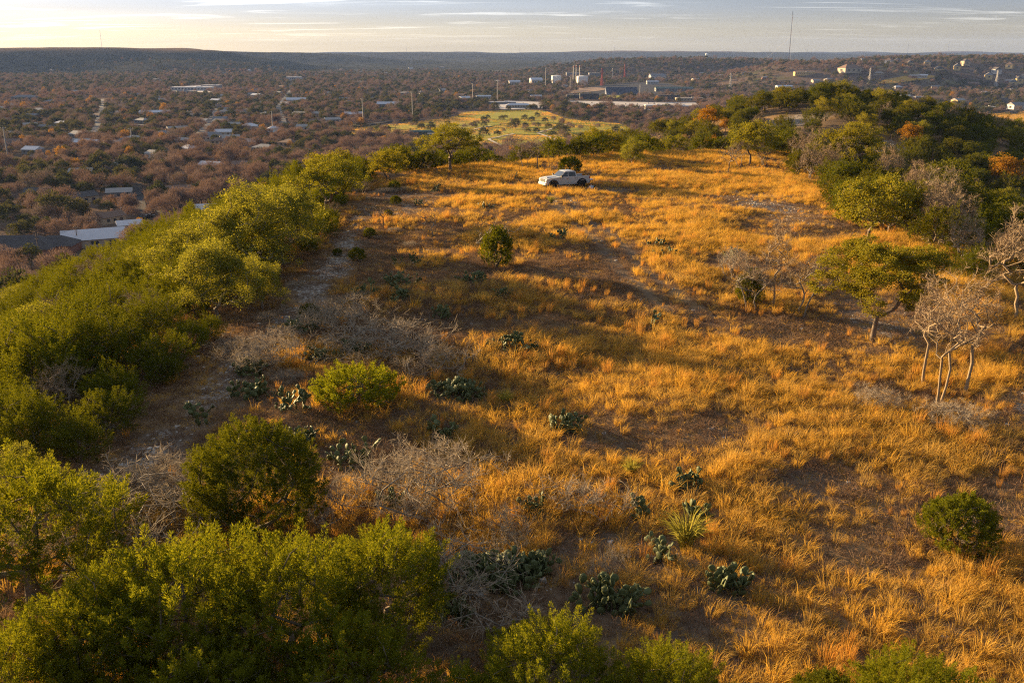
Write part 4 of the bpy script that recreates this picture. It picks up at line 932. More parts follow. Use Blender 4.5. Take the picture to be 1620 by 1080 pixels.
def person():
    """sits on the ground behind the truck, back to the camera, head bowed"""
    skin = plain('skin', (0.42, 0.25, 0.17), 0.6, 0, .06); shirt = plain('pale_blue_shirt', (0.36, 0.42, 0.52), 0.85, 0, .1, 6); trous = plain('dark_trousers', (0.05, 0.055, 0.07), 0.9, 0, .1, 6); hair = plain('dark_hair', (0.02, 0.016, 0.013), 0.7)
    x, y, z = gp(936, 303); root = bpy.data.objects.new('person', None); COL.objects.link(root); root.location = (x, y, z); root.rotation_euler = (0, 0, 0.35)
    tag(root, 'person in a pale blue shirt sitting on the ground behind the truck', 'person'); CLEAR.append((x, y - .5, .8, 1.3))
    def skinned(name, V, E, R, mat, parent):
        me = bpy.data.meshes.new(name); me.from_pydata(V, E, []); me.materials.append(mat); o = obj(name, me, parent)
        sk = o.modifiers.new('skin', 'SKIN')
        if not me.skin_vertices: me.skin_vertices.new()
        for k, q in enumerate(me.skin_vertices[0].data): q.radius = (R[k], R[k]); q.use_root = (k == 0)
        sk.use_smooth_shade = True; sb = o.modifiers.new('sub', 'SUBSURF'); sb.levels = 1; sb.render_levels = 1; return o
    # +y is ahead of the sitter (away from the camera)
    V = [(0, 0, .14), (0, .02, .38), (0, .06, .56), (0, .11, .66), (0, .15, .74), (0, .19, .86)]; R = [.15, .135, .15, .06, .085, .09]; E = [(0, 1), (1, 2), (2, 3), (3, 4), (4, 5)]
    for s in (-1, 1):
        b = len(V); V += [(s * .19, .08, .57), (s * .27, .22, .38), (s * .16, .44, .36), (s * .13, .52, .36)]; R += [.065, .048, .036, .03]; E += [(2, b), (b, b + 1), (b + 1, b + 2), (b + 2, b + 3)]
        for f in range(5):
            c = len(V); dx = (f - 2) * .018 * s; ln = (.05, .075, .08, .075, .06)[f]
            V += [(s * .13 + dx, .56 + (0 if f else -.03), .355), (s * .13 + dx * 1.2, .56 + ln * .5, .34), (s * .13 + dx * 1.2, .56 + ln, .315)]; R += [.011, .010, .008]; E += [(b + 3, c), (c, c + 1), (c + 1, c + 2)]
        b = len(V); V += [(s * .11, .10, .12), (s * .17, .52, .44), (s * .15, .74, .08), (s * .15, .90, .05)]; R += [.09, .062, .042, .035]; E += [(0, b), (b, b + 1), (b + 1, b + 2), (b + 2, b + 3)]
    skinned('body', V, E, R, skin, root)
    Vs = [(0, 0, .16), (0, .02, .38), (0, .06, .56), (0, .10, .63)]; Rs = [.165, .15, .168, .085]; Es = [(0, 1), (1, 2), (2, 3)]
    for s in (-1, 1):
        b = len(Vs); Vs += [(s * .20, .08, .57), (s * .275, .22, .385), (s * .18, .40, .365)]; Rs += [.08, .062, .05]; Es += [(2, b), (b, b + 1), (b + 1, b + 2)]
    skinned('shirt', Vs, Es, Rs, shirt, root)
    Vt = [(0, 0.02, .12)]; Rt = [.165]; Et = []
    for s in (-1, 1):
        b = len(Vt); Vt += [(s * .11, .12, .12), (s * .17, .52, .44), (s * .15, .72, .10)]; Rt += [.105, .077, .058]; Et += [(0, b), (b, b + 1), (b + 1, b + 2)]
    skinned('trousers', Vt, Et, Rt, trous, root)
    skinned('hair', [(0, .15, .80), (0, .175, .90), (0, .20, .935)], [(0, 1), (1, 2)], [.088, .105, .085], hair, root)
    for s in (-1, 1): skinned('shoe', [(s * .15, .72, .045), (s * .15, .86, .045), (s * .15, .95, .04)], [(0, 1), (1, 2)], [.045, .05, .04], hair, root)
person()

# ------------------------------------------------------------------ the valley: ground patches
VMARKS = []
M['asphalt'] = plain('asphalt', (0.05, 0.05, 0.052), 0.95, 0, .25, .05, .05); M['concrete'] = plain('concrete', (0.42, 0.39, 0.37), 0.9, 0, .15, .08)
M['fairway'] = plain('fairway_turf', (0.25, 0.235, 0.018), 0.95, 0, .3, .02, 0.1); M['rough'] = plain('dry_rough', (0.40, 0.245, 0.05), 0.95, 0, .35, .015, 0.1)
def golfmat():
    m = M['rough']; nt = m.node_tree; N = nt.nodes; L = nt.links; b = next(n for n in N if n.type == 'BSDF_PRINCIPLED'); old = b.inputs['Base Color'].links[0].from_socket
    mp = N.new('ShaderNodeMapping'); mp.inputs['Scale'].default_value = (.006, .016, 0); no = N.new('ShaderNodeTexNoise'); no.inputs['Scale'].default_value = 1.0; no.inputs['Detail'].default_value = 5; tc = N.new('ShaderNodeTexCoord'); L.new(tc.outputs['Object'], mp.inputs[0]); L.new(mp.outputs[0], no.inputs['Vector'])
    mr = N.new('ShaderNodeMapRange'); mr.interpolation_type = 'SMOOTHSTEP'; mr.inputs['From Min'].default_value = .46; mr.inputs['From Max'].default_value = .56; L.new(no.outputs['Fac'], mr.inputs['Value'])
    mx = N.new('ShaderNodeMix'); mx.data_type = 'RGBA'; L.new(mr.outputs[0], mx.inputs['Factor']); L.new(old, mx.inputs['A']); mx.inputs['B'].default_value = (.24, .22, .02, 1); L.new(mx.outputs['Result'], b.inputs['Base Color'])
golfmat()
M['dirt'] = plain('bare_dirt', (0.24, 0.15, 0.09), 0.95, 0, .3, .03); M['sandy'] = plain('pale_path', (0.42, 0.36, 0.28), 0.95, 0, .15, .1); M['drygold'] = plain('dry_pasture', (0.42, 0.26, 0.05), 0.95, 0, .3, .03, .1)
PATCH = []; FIELDS = []
def patch(name, px, mat, lift=0.5, keep_trees=False):
    P = np.array([gp(a, b) for a, b in px]); n_ = len(P); rr = np.random.default_rng(int(px[0][0] * 7 + px[0][1])); Q = []
    for k in range(n_):
        p0, p1, p2, p3 = (P[(k + j) % n_, :2] for j in (-1, 0, 1, 2))
        for u in (0, .25, .5, .75): q = .5 * (2 * p1 + (p2 - p0) * u + (2 * p0 - 5 * p1 + 4 * p2 - p3) * u * u + (3 * p1 - p0 - 3 * p2 + p3) * u ** 3); q = q + rr.normal(size=2) * .012 * np.linalg.norm(p2 - p1); Q.append((q[0], q[1], 0))
    if mat in ('rough', 'fairway', 'drygold', 'dirt'): P = np.array(Q)
    c = P.mean(0); K = len(P); g = Geo(); V = []; nr = 6
    for k in range(K):
        for q in range(1, nr + 1):
            u = q / nr; x = c[0] + (P[k, 0] - c[0]) * u; y = c[1] + (P[k, 1] - c[1]) * u; V.append((x, y, hz(x, y) + lift))
    V.append((c[0], c[1], hz(c[0], c[1]) + lift)); Fq = []; Ft = []
    for k in range(K):
        m = (k + 1) % K; Ft.append((k * nr, m * nr, len(V) - 1))
        for q in range(nr - 1): Fq.append((k * nr + q, k * nr + q + 1, m * nr + q + 1, m * nr + q))
    g.add(V, Fq); g.f.append(np.array(Ft)); g.mi.append(0)
    tag(obj(name, g.mesh(name, M[mat])), kind='structure')
    if not keep_trees: PATCH.append(P[:, :2])
    if name in ('golf_course', 'dry_meadow', 'hillside_clearing'): FIELDS.append((P[:, :2], .85 if name == 'golf_course' else .1))
def strip(name, px, w, mat, lift=0.8, clear=True):
    P = np.array([gp(a, b) for a, b in px])[:, :2]; d = np.r_[0, np.cumsum(np.hypot(*np.diff(P, axis=0).T))]; t = np.arange(0, d[-1], 12.0)
    X = np.interp(t, d, P[:, 0]); Y = np.interp(t, d, P[:, 1]); T = np.gradient(np.c_[X, Y], axis=0); T /= np.hypot(*T.T)[:, None]; Nn = np.c_[-T[:, 1], T[:, 0]] * w / 2
    A = np.c_[X + Nn[:, 0], Y + Nn[:, 1]]; B = np.c_[X - Nn[:, 0], Y - Nn[:, 1]]; zz = H(X, Y) + lift; V = np.stack([np.c_[A, zz], np.c_[B, zz]], 1).reshape(-1, 3); i = np.arange(len(t) - 1) * 2
    g = Geo(); g.add(V, np.stack([i, i + 2, i + 3, i + 1], -1)); tag(obj(name, g.mesh(name, M[mat])), kind='structure')
    if clear: PATCH.append(np.r_[A, B[::-1]])
patch('golf_course', [(546, 206), (640, 196), (715, 186), (742, 178), (850, 175), (895, 188), (975, 196), (1000, 206), (985, 216), (930, 222), (880, 232), (800, 238), (715, 228), (620, 219), (550, 215)], 'rough', .5)
for q in ([(740, 186), (790, 179), (850, 178), (848, 186), (800, 191)], [(700, 200), (770, 194), (790, 199), (720, 206)], [(800, 206), (880, 200), (905, 207), (860, 214), (805, 213)], [(590, 205), (640, 199), (690, 197), (640, 206)], [(900, 204), (990, 205), (985, 211), (905, 213)], [(735, 216), (800, 213), (800, 222), (745, 224)], [(800, 226), (868, 222), (850, 235), (790, 236)], [(850, 190), (890, 192), (880, 197), (848, 196)]):
    patch('golf_fairway', q, 'fairway', .9, True)
for k, q in enumerate(([(905, 240), (878, 222), (850, 212), (905, 196)], [(722, 214), (740, 208), (780, 200)], [(800, 236), (772, 222), (820, 212)])): strip('golf_path', q, 3.0, 'sandy', 1.2, False)
patch('parking_lot', [(885, 167), (900, 160), (1000, 162), (1100, 163), (1112, 173), (1060, 177), (960, 172)], 'concrete', .6)
patch('industrial_yard', [(890, 150), (935, 138), (1000, 131), (1055, 132), (1090, 141), (1080, 151), (970, 156)], 'asphalt', .5)
patch('dirt_field', [(892, 142), (945, 139), (955, 143), (905, 148)], 'dirt', .9, True)
patch('sports_field', [(938, 153.5), (1004, 152), (1012, 154.5), (945, 156.5)], 'fairway', 1.0, True)
patch('dry_meadow', [(1556, 183), (1640, 178), (1700, 190), (1700, 205), (1600, 199)], 'drygold', .5)
patch('hillside_clearing', [(1385, 131), (1420, 123), (1462, 119), (1480, 122), (1450, 129), (1405, 133)], 'drygold', .8)
patch('school_lot', [(262, 143), (300, 136), (345, 135), (352, 141), (330, 147)], 'concrete', .5)
patch('clubhouse_lot', [(770, 170), (800, 160), (856, 162), (862, 172), (800, 174)], 'concrete', .55)
strip('road', [(455, 137), (480, 128), (503, 120)], 14, 'asphalt', 1.0); strip('road', [(1582, 150), (1590, 162), (1600, 175), (1606, 181)], 9, 'asphalt', 1.0)
strip('road', [(560, 201), (640, 190), (720, 172), (790, 165)], 8, 'asphalt', .9); strip('road', [(150, 318), (205, 330), (262, 340), (330, 344)], 7, 'asphalt', .6); strip('road', [(215, 292), (222, 330), (236, 352)], 6, 'asphalt', .7)
strip('road', [(860, 160), (905, 140), (990, 128)], 11, 'asphalt', 1.1)
M['street'] = plain('worn_street', (0.16, 0.155, 0.15), .95, 0, .2, .1, .05)
for q in ([(0, 205), (120, 196), (260, 200), (420, 190), (540, 180)], [(60, 172), (200, 168), (360, 171), (520, 161)], [(300, 228), (330, 200), (345, 172), (350, 152)], [(150, 218), (160, 182), (165, 157)], [(450, 203), (440, 172), (462, 142)], [(1400, 170), (1470, 150), (1560, 145), (1620, 148)]): strip('street', q, 9, 'street', .9)

# ------------------------------------------------------------------ the valley: buildings
WALLS = {'white': (0.46, 0.44, 0.42), 'cream': (0.38, 0.33, 0.26), 'brick': (0.26, 0.13, 0.09), 'grey': (0.22, 0.215, 0.215), 'dark': (0.055, 0.06, 0.065), 'green': (0.05, 0.085, 0.075), 'gold': (0.55, 0.40, 0.17), 'tan': (0.40, 0.31, 0.21)}  # gold: low sunlight on the walls put into their colour
ROOFS = {'metal': (0.50, 0.51, 0.55), 'grey': (0.17, 0.17, 0.18), 'dark': (0.07, 0.065, 0.065), 'brown': (0.17, 0.11, 0.08), 'pale': (0.30, 0.285, 0.27), 'green': (0.10, 0.14, 0.12), 'red': (0.26, 0.09, 0.06)}
WM = {k: plain(k + '_wall', v, .85, 0, .08, .6) for k, v in WALLS.items()}; RM = {k: plain(k + '_roof', v, .55 if k == 'metal' else .85, 0.0, .12, .5) for k, v in ROOFS.items()}
WINM = plain('window_glass', (0.03, 0.035, 0.045), .15, 0, .1, 2, .7); DOORM = plain('house_door', (0.12, 0.07, 0.05), .6)
FEET = []
def house(px, py, w, d, h, rz, wall, roof, label, kind='gable', name='house', pitch=0.42, loc=None, cat='house', group=None, wins=3):
    x, y, z = loc or gp(px, py); root = bpy.data.objects.new(name, None); COL.objects.link(root); root.location = (x, y, z); root.rotation_euler = (0, 0, rz); tag(root, label, cat, group)
    FEET.append((x, y, max(w, d) * 0.5 + 1.0)); W, D = w / 2, d / 2; e = .5
    if cat in ('building', 'school', 'barn', 'shed'): w *= .60; d *= .62; h *= .68 if kind == 'flat' else .75; W, D = w / 2, d / 2
    obj('wall', Geo().box((0, 0, h / 2 - .6), (w, d, h + 1.2)).mesh('wall', WM[wall]), root)
    g = Geo(); r = D * pitch
    if kind == 'flat': g.box((0, 0, h + .2), (w + .4, d + .4, .4)); g.box((w * .15, d * .1, h + .9), (w * .12, d * .2, 1.0))
    else:
        hip = D * .9 if kind == 'hip' else -e
        V = [(-W - e, -D - e, h - .1), (W + e, -D - e, h - .1), (W + e, D + e, h - .1), (-W - e, D + e, h - .1), (-W + hip, 0, h + r), (W - hip, 0, h + r)]
        g.add(V, [(0, 1, 5, 4), (2, 3, 4, 5)]); g.f += [np.array([(1, 2, 5), (3, 0, 4)]), np.array([(3, 2, 1, 0)])]; g.mi += [0, 0]
    rf = obj('roof', g.mesh('roof', RM[roof]), root)
    if kind != 'flat' and (int(abs(px) + abs(py)) % 2): obj('chimney', Geo().box((W * .4, D * .35, h + r), (.9, .7, 1.6)).mesh('chimney', WM['brick']), rf)
    for k in range(wins):
        xx = -W + w * (k + .7) / (wins + .4)
        for s in (-1, 1): obj('window', Geo().box((xx, s * D, h * .55), (w / (wins + 1) * .5, .12, h * .38)).mesh('window', WINM), root)
    obj('window', Geo().box((-W, 0, h * .55), (.12, d * .3, h * .38)).mesh('window', WINM), root)
    obj('door', Geo().box((W * .5 if wins else 0, -D - .02, 1.05), (1.1, .12, 2.1)).mesh('door', DOORM), root)
    return root
# the near houses at the foot of the left slope
o = house(150, 386, 24, 15, 3.4, .45, 'cream', 'metal', 'long house with a bright white metal roof below the left slope'); VMARKS.append(('the white metal roof', tuple(o.location)))
house(112, 380, 13, 8, 3.2, -.1, 'cream', 'metal', 'white metal roofed wing at the near end of the long house', loc=(o.location.x - 16, o.location.y - 9, o.location.z))
house(206, 366, 10, 8, 3.6, .5, 'grey', 'metal', 'small metal-roofed outbuilding behind the long white-roofed house')
house(28, 404, 30, 15, 3.6, .15, 'brick', 'dark', 'big dark-shingled brick house with a white gable, below the left slope', 'hip', pitch=.6)
house(90, 398, 16, 12, 3.4, .1, 'brick', 'dark', 'dark-shingled house wing nearest the leaning pole', 'hip', pitch=.55)
house(334, 340, 15, 10, 3.6, .3, 'grey', 'metal', 'white-roofed house behind the big pale oak')
for a in [(130, 279, 14, 10, 3.4, .2, 'cream', 'pale', 'pale-roofed cottage in the bare trees above the dark-shingled house'), (335, 268, 15, 10, 3.5, -.3, 'cream', 'metal', 'metal-roofed house in the bare woods above the pale rim oaks'), (187, 268, 10, 8, 3.4, .6, 'white', 'pale', 'small pale house left of the metal-roofed one in the bare woods'),
          (388, 266, 16, 9, 3.2, 0, 'tan', 'brown', 'brown-roofed house right of the metal-roofed one in the bare woods'), (130, 320, 14, 10, 3.6, .9, 'tan', 'dark', 'house with one sunlit gable above the white metal roof'), (190, 312, 13, 9, 3.4, .3, 'grey', 'pale', 'grey house beside the street at the left'),
          (282, 308, 17, 10, 3.4, .1, 'cream', 'brown', 'brown house with a wide carport beside the street'), (130, 229, 15, 10, 3.4, 0, 'white', 'pale', 'white bungalow lone in the russet woods left of the pole'), (175, 352, 11, 9, 3.4, .9, 'tan', 'brown', 'little brown gabled house directly behind the white metal roof'), (62, 312, 13, 10, 3.4, .3, 'brick', 'dark', 'dark brick house half hidden by oaks at the left edge')]:
    house(*a[:9])
o = house(668, 214, 40, 12, 5, .05, 'green', 'green', 'long dark green golf barn with a pale green roof', 'gable', 'golf_barn', .3, cat='barn', wins=7); VMARKS.append(('the golf barn', tuple(o.location)))
house(690, 216.5, 26, 9, 4, .05, 'green', 'pale', 'low dark green shed with white doors in front of the golf barn', 'gable', 'shed', .25, cat='shed', wins=5)
o = house(820, 171, 58, 22, 6, .02, 'cream', 'metal', 'wide white-roofed clubhouse at the top of the golf course', 'hip', 'clubhouse', .3, cat='building', wins=9); VMARKS.append(('the clubhouse', tuple(o.location)))
house(794, 165, 70, 16, 5, .02, 'grey', 'metal', 'long pale flat-roofed building behind the clubhouse', 'flat', 'long_building', cat='building', wins=9)
house(765, 156, 40, 16, 5, .1, 'white', 'metal', 'white-roofed hall left of the clubhouse', 'gable', 'hall', .35, cat='building', wins=6)
house(735, 160, 18, 12, 5, .7, 'white', 'metal', 'small white house left of the white-roofed hall'); house(848, 156, 30, 14, 6, .05, 'white', 'metal', 'white shed-like building right of the clubhouse', 'gable', 'warehouse', .3, cat='building', wins=4)
o = house(40, 160, 58, 30, 9, .12, 'grey', 'grey', 'large grey hip-roofed hall at the far left', 'hip', 'hall', .3, cat='building', wins=8); VMARKS.append(('the grey hall', tuple(o.location)))
house(86, 166, 44, 26, 7, .1, 'tan', 'grey', 'grey-roofed building right of the large hip-roofed hall', 'hip', 'hall', .3, cat='building', wins=6)
o = house(305, 143, 130, 46, 9, .05, 'white', 'metal', 'sprawling white school complex at the left', 'flat', 'school', cat='school', wins=12); VMARKS.append(('the white school', tuple(o.location)))
house(335, 141, 60, 40, 11, .02, 'grey', 'metal', 'taller grey block at the right end of the white school', 'flat', 'school_block', cat='school', wins=7)
house(290, 148, 80, 24, 6, .0, 'tan', 'pale', 'low tan wing in front of the white school', 'flat', 'school_block', cat='school', wins=9)
o = house(1066, 145, 120, 26, 8, .03, 'grey', 'green', 'long grey-roofed school building right of the stadium', 'gable', 'school', .35, cat='school', wins=12); VMARKS.append(('the long school', tuple(o.location)))
house(1036, 173.5, 46, 22, 9, .05, 'white', 'metal', 'white building at the near edge of the car park', 'flat', 'shop', cat='building', wins=5); house(1075, 173, 60, 20, 7, .05, 'grey', 'metal', 'pale low shop right of the white building by the car park', 'flat', 'shop', cat='building', wins=6)
house(906, 155, 34, 18, 7, .02, 'dark', 'dark', 'small dark hall left of the field house', 'flat', 'hall', cat='building', wins=4)
house(932, 157, 52, 20, 13, .02, 'dark', 'dark', 'dark field house at the end of the sports field', 'flat', 'field_house', cat='building', wins=6)
house(1057, 157, 60, 18, 9, .02, 'dark', 'dark', 'dark low building right of the sports field', 'flat', 'gym', cat='building', wins=6)
house(906, 121, 60, 30, 14, .05, 'grey', 'grey', 'grey plant building between the two white tanks', 'flat', 'plant_building', cat='building', wins=6)
house(940, 121, 50, 30, 13, .05, 'grey', 'pale', 'grey plant building right of the second white tank', 'flat', 'plant_building', cat='building', wins=6)
house(1032, 134, 44, 20, 9, .05, 'white', 'metal', 'white warehouse below the wooded mesa', 'gable', 'warehouse', .3, cat='building', wins=4); house(1040, 127, 40, 24, 11, .1, 'white', 'grey', 'white house at the foot of the wooded mesa', 'gable', cat='house', wins=4)
house(1272, 119, 70, 16, 9, .08, 'gold', 'pale', 'long golden sunlit building on the far spur', 'flat', 'lodge', cat='building', wins=10)
house(1344, 115, 40, 26, 9, .3, 'cream', 'brown', 'big hip-roofed house on the slope below the mesa rim', 'hip', pitch=.6)
o = house(1562, 174, 34, 18, 6, .05, 'tan', 'metal', 'tan shop with a white roof unit beside the dry meadow', 'flat', 'shop', cat='building', wins=5); VMARKS.append(('the tan shop', tuple(o.location)))
house(1612, 174, 26, 16, 7, .1, 'white', 'grey', 'white house at the right edge beside the dry meadow', wins=4); house(1515, 166, 16, 12, 7, .4, 'gold', 'pale', 'sunlit two-storey house left of the tan shop', wins=3)
house(1240, 141, 50, 22, 7, .1, 'white', 'metal', 'white-roofed hall just over the knoll trees', 'gable', 'hall', .3, cat='building', wins=5); house(1090, 160, 70, 22, 7, .05, 'tan', 'pale', 'tan hall at the end of the car park', 'flat', 'hall', cat='building', wins=8)
house(814, 136, 40, 22, 12, .1, 'white', 'metal', 'white gabled building left of the first white tank', wins=5, cat='building'); house(848, 135, 26, 20, 12, .2, 'white', 'metal', 'white house between the gabled building and the first tank', wins=4)
house(800, 115, 150, 40, 8, .03, 'grey', 'pale', 'very long pale roofed plant far behind the golf course', 'flat', 'plant_building', cat='building', wins=12); house(466, 128, 60, 30, 14, .0, 'white', 'metal', 'white box store beside the far straight road', 'flat', 'store', cat='building', wins=6)
house(560, 187, 22, 12, 5, .1, 'grey', 'metal', 'metal-roofed house left of the first golf pole', wins=3); house(616, 170, 34, 14, 5, .02, 'grey', 'metal', 'long grey-roofed house behind the golf poles', wins=5)
house(246, 184, 36, 12, 5, .05, 'white', 'metal', 'long white house in the russet woods right of the pole', wins=6); house(470, 164, 30, 14, 6, .1, 'white', 'metal', 'bright white-roofed house in the middle of the left valley', wins=4)
for k, (px, py, wl) in enumerate([(1383, 97, 'white'), (1395, 98, 'grey'), (1414, 97.5, 'gold'), (1424, 98.5, 'tan'), (1441, 97, 'gold'), (1460, 96.5, 'gold'), (1469, 97, 'cream'), (1487, 98, 'gold'), (1499, 98, 'tan'), (1522, 97, 'grey'), (1537, 97, 'gold'), (1548, 94, 'white'), (1567, 97, 'gold'), (1576, 95, 'gold'), (1583, 97, 'gold'), (1594, 96, 'grey'), (1606, 96, 'gold'), (1615, 95, 'gold')]):
    dd = 2280 + (k * 37) % 160; x, y = bearing(px, dd)
    FEET.append((x * (1 - 22 / dd), y * (1 - 22 / dd), 20)); house(k, k + 1, 21, 14, 9, .9 + .3 * (k % 3), wl, ['brown', 'grey', 'dark'][k % 3], '%s house from the left in the row along the mesa rim' % ordinal(k), 'gable' if k % 2 else 'hip', pitch=.75, loc=(x, y, hz(x, y)), group='houses along the mesa rim', wins=2)
HS = []
rh = np.random.default_rng(90)
spots = [(8, 193), (155, 186), (183, 183), (196, 181), (226, 195), (125, 218), (50, 187), (205, 142), (356, 181), (311, 187), (322, 195), (378, 180), (392, 179), (526, 194), (395, 152), (407, 145), (386, 143), (349, 154), (342, 162), (476, 184), (501, 184), (281, 208), (349, 193), (395, 204), (15, 140), (70, 132), (120, 148), (170, 150), (215, 152), (250, 158), (420, 165), (440, 150), (520, 150), (545, 160), (590, 160), (640, 150), (690, 160), (700, 145), (660, 168), (600, 142), (560, 135), (520, 135), (610, 118), (570, 116), (650, 110), (700, 108), (540, 112), (1430, 156), (1452, 158), (1595, 130), (1540, 135), (1480, 140), (1390, 118), (1310, 128), (1330, 138), (1290, 130), (1210, 125), (1180, 118), (1140, 122), (1110, 118), (1100, 128), (1365, 96), (1340, 98), (1300, 96), (1260, 98), (1235, 97), (1445, 123), (1452, 123), (1460, 122.5), (1560, 150), (1600, 145), (1420, 140), (1380, 150), (1500, 150), (20, 230), (75, 205), (260, 215), (330, 222), (440, 215), (480, 205), (60, 255), (250, 250), (300, 240), (420, 240)] + [(float(a), float(b)) for a, b in zip(np.random.default_rng(5).uniform(5, 900, 95), np.random.default_rng(6).uniform(112, 245, 95)) if not (540 < a and b > 165) and not (b > 200 and a > 470)]
for px, py in spots:
    w = rh.uniform(13, 22); wl = rh.choice(['white', 'cream', 'tan', 'grey', 'brick', 'white']); rf = rh.choice(['metal', 'pale', 'grey', 'grey', 'brown', 'pale']); far = py < 165
    o = house(px, py, w * .9, rh.uniform(9, 13), rh.uniform(3.0, 3.8), rh.uniform(-.6, .6), wl, rf, 'house', ['gable', 'hip'][rh.integers(2)], group='houses scattered through the valley', wins=3); HS.append((o, {'metal': 'white-roofed', 'pale': 'pale-roofed', 'grey': 'grey-roofed', 'brown': 'brown-roofed'}[rf] + ' valley house', *o.location))

# ------------------------------------------------------------------ stadium, tanks, poles, pylons, masts
def thing(name, label, cat, loc, rz=0, group=None):
    o = bpy.data.objects.new(name, None); COL.objects.link(o); o.location = loc; o.rotation_euler = (0, 0, rz); tag(o, label, cat, group); return o
steel = plain('galvanised_steel', (0.33, 0.32, 0.31), .5, .3, .1, 1); woodp = plain('weathered_pole', (0.20, 0.145, 0.10), .9, 0, .2, 2); paint_w = plain('tank_white', (0.72, 0.71, 0.69), .5, 0, .05, .1); seatm = plain('blue_grey_seats', (0.10, 0.115, 0.16), .8); redp = plain('mast_red', (0.42, 0.07, 0.04), .6); conc = M['concrete']
x, y, z = gp(985, 150); st = thing('stadium_stand', 'blue-grey grandstand with pale aisles along the sports field', 'grandstand', (x, y, z), .03); FEET.append((x, y, 34)); VMARKS.append(('the grandstand', (x, y, z)))
for k in range(10): obj('seat_row', Geo().box((0, k * 2.4, .5 + k * .65), (58, 2.3, 1.0 + k * 1.3)).mesh('seat_row', seatm), st)
for k in range(6):
    g = Geo(); g.add([(-26 + k * 10, -1.4, 1.2), (-24.8 + k * 10, -1.4, 1.2), (-24.8 + k * 10, 23, 7.7), (-26 + k * 10, 23, 7.7)], [(0, 1, 2, 3)]); obj('aisle', g.mesh('aisle', conc), st)
obj('press_box', Geo().box((-5, 25, 9), (20, 5, 5)).mesh('press_box', WM['dark']), st); obj('press_box_roof', Geo().box((-5, 25, 11.8), (22, 7, .6)).mesh('press_box_roof', RM['metal']), st)
for px, py, w, lb in ((880, 132, 15, 'round white storage tank left of the chimneys'), (921, 134.5, 17, 'bigger round white storage tank right of the chimneys')):
    x, y, z = gp(px, py); r_ = w * math.hypot(x, y) / F / 2; t = thing('storage_tank', lb, 'tank', (x, y, z), 0, 'white storage tanks'); FEET.append((x, y, r_ + 4))
    obj('shell', Geo().lathe([(r_, -1), (r_, r_ * 1.45)], 28).mesh('shell', paint_w, True), t); obj('roof', Geo().lathe([(r_ * 1.02, r_ * 1.45), (r_ * .98, r_ * 1.5), (.01, r_ * 1.62)], 28).mesh('roof', paint_w), t)
    obj('ladder', Geo().box((-r_ * .72, -r_ * .72, r_ * .7), (.9, .9, r_ * 1.4)).mesh('ladder', steel), t)
    if w == 17: VMARKS.append(('the bigger white tank', (x, y, z)))
def pole(px, py, top, label, mat, wid=.35, arms=1, group='utility poles of the valley', r0=None):
    x, y, z = gp(px, py); h = (py - top) * math.hypot(x, y) / F / math.cos(PITCH) * 1.0; t = thing('utility_pole', label, 'pole', (x, y, z), .4, group)
    obj('post', Geo().tube([(0, 0, -1), (0, 0, h * .5), (0, 0, h)], [wid, wid * .85, wid * .65], 8, 0, True).mesh('post', mat, True), t)
    for k in range(arms): obj('crossarm', Geo().box((0, 0, h - .8 - k * 1.3), (wid * 7, wid * .6, wid * .6)).mesh('crossarm', mat), t)
    for s in (-1, 1): obj('insulator', Geo().lathe([(.02, 0), (wid * .35, .1), (wid * .25, .5), (.02, .55)], 8, 0, (s * wid * 3, 0, h - .55)).mesh('insulator', steel), t)
    return t, h
for a in [(12, 246, 210, 'pale tall pole at the left edge of the russet woods'), (210, 233, 207, 'pale tall pole in the russet woods, left of centre'), (432, 208, 180, 'pale tall pole between the school and the golf course'), (575, 199, 160, 'first tall pole from the left beside the golf course'), (653, 187, 150, 'second tall pole from the left beside the golf course'), (748, 161, 135, 'third tall pole behind the golf course'), (787, 160, 130, 'fourth tall pole, left of the clubhouse'), (863, 141, 112, 'tall pole left of the first white tank'), (1012, 157, 137, 'pole beside the sports field'), (902, 146, 124, 'pole in front of the plant buildings')]:
    pole(*a, steel, .55)
VMARKS += [('the edge pole', gp(12, 230)), ('the woods pole', gp(210, 230)), ('the middle pole', gp(432, 205)), ('the first golf pole', gp(575, 197)), ('the second golf pole', gp(653, 187)), ('the straight far road', gp(480, 128)), ('the white warehouse', gp(1032, 134)), ('the golden long building', gp(1272, 118)), ('the hillside clearing', gp(1430, 126)), ('the hip-roofed slope house', gp(1344, 114)), ('the left street', gp(205, 330)), ('the white-roofed house', gp(334, 338)), ('the metal-roofed woods house', gp(335, 267))]
t1, h1 = pole(63, 412, 375, 'weathered wooden power pole before the dark-shingled house', woodp, .2, 2); t2, h2 = pole(124, 391, 362, 'wooden power pole in front of the white metal roof', woodp, .2, 2)
g = Geo(); A = np.array(t1.location) + (0, 0, h1 - .4); B = np.array(t2.location) + (0, 0, h2 - .4)
for k, off in enumerate((-.7, 0, .7)):
    u = np.linspace(-1.2, 1, 24)[:, None]; P = A + (B - A) * u + np.array([off, 0, 0]); P[:, 2] -= 1.1 * np.sin(np.linspace(0, 1, 24) * 3 * math.pi) ** 2; g.tube(P, .035, 3)
tag(obj('power_line', g.mesh('power_line', plain('cable', (.04, .04, .04)))), 'thin power lines strung past the two wooden poles', 'cable')
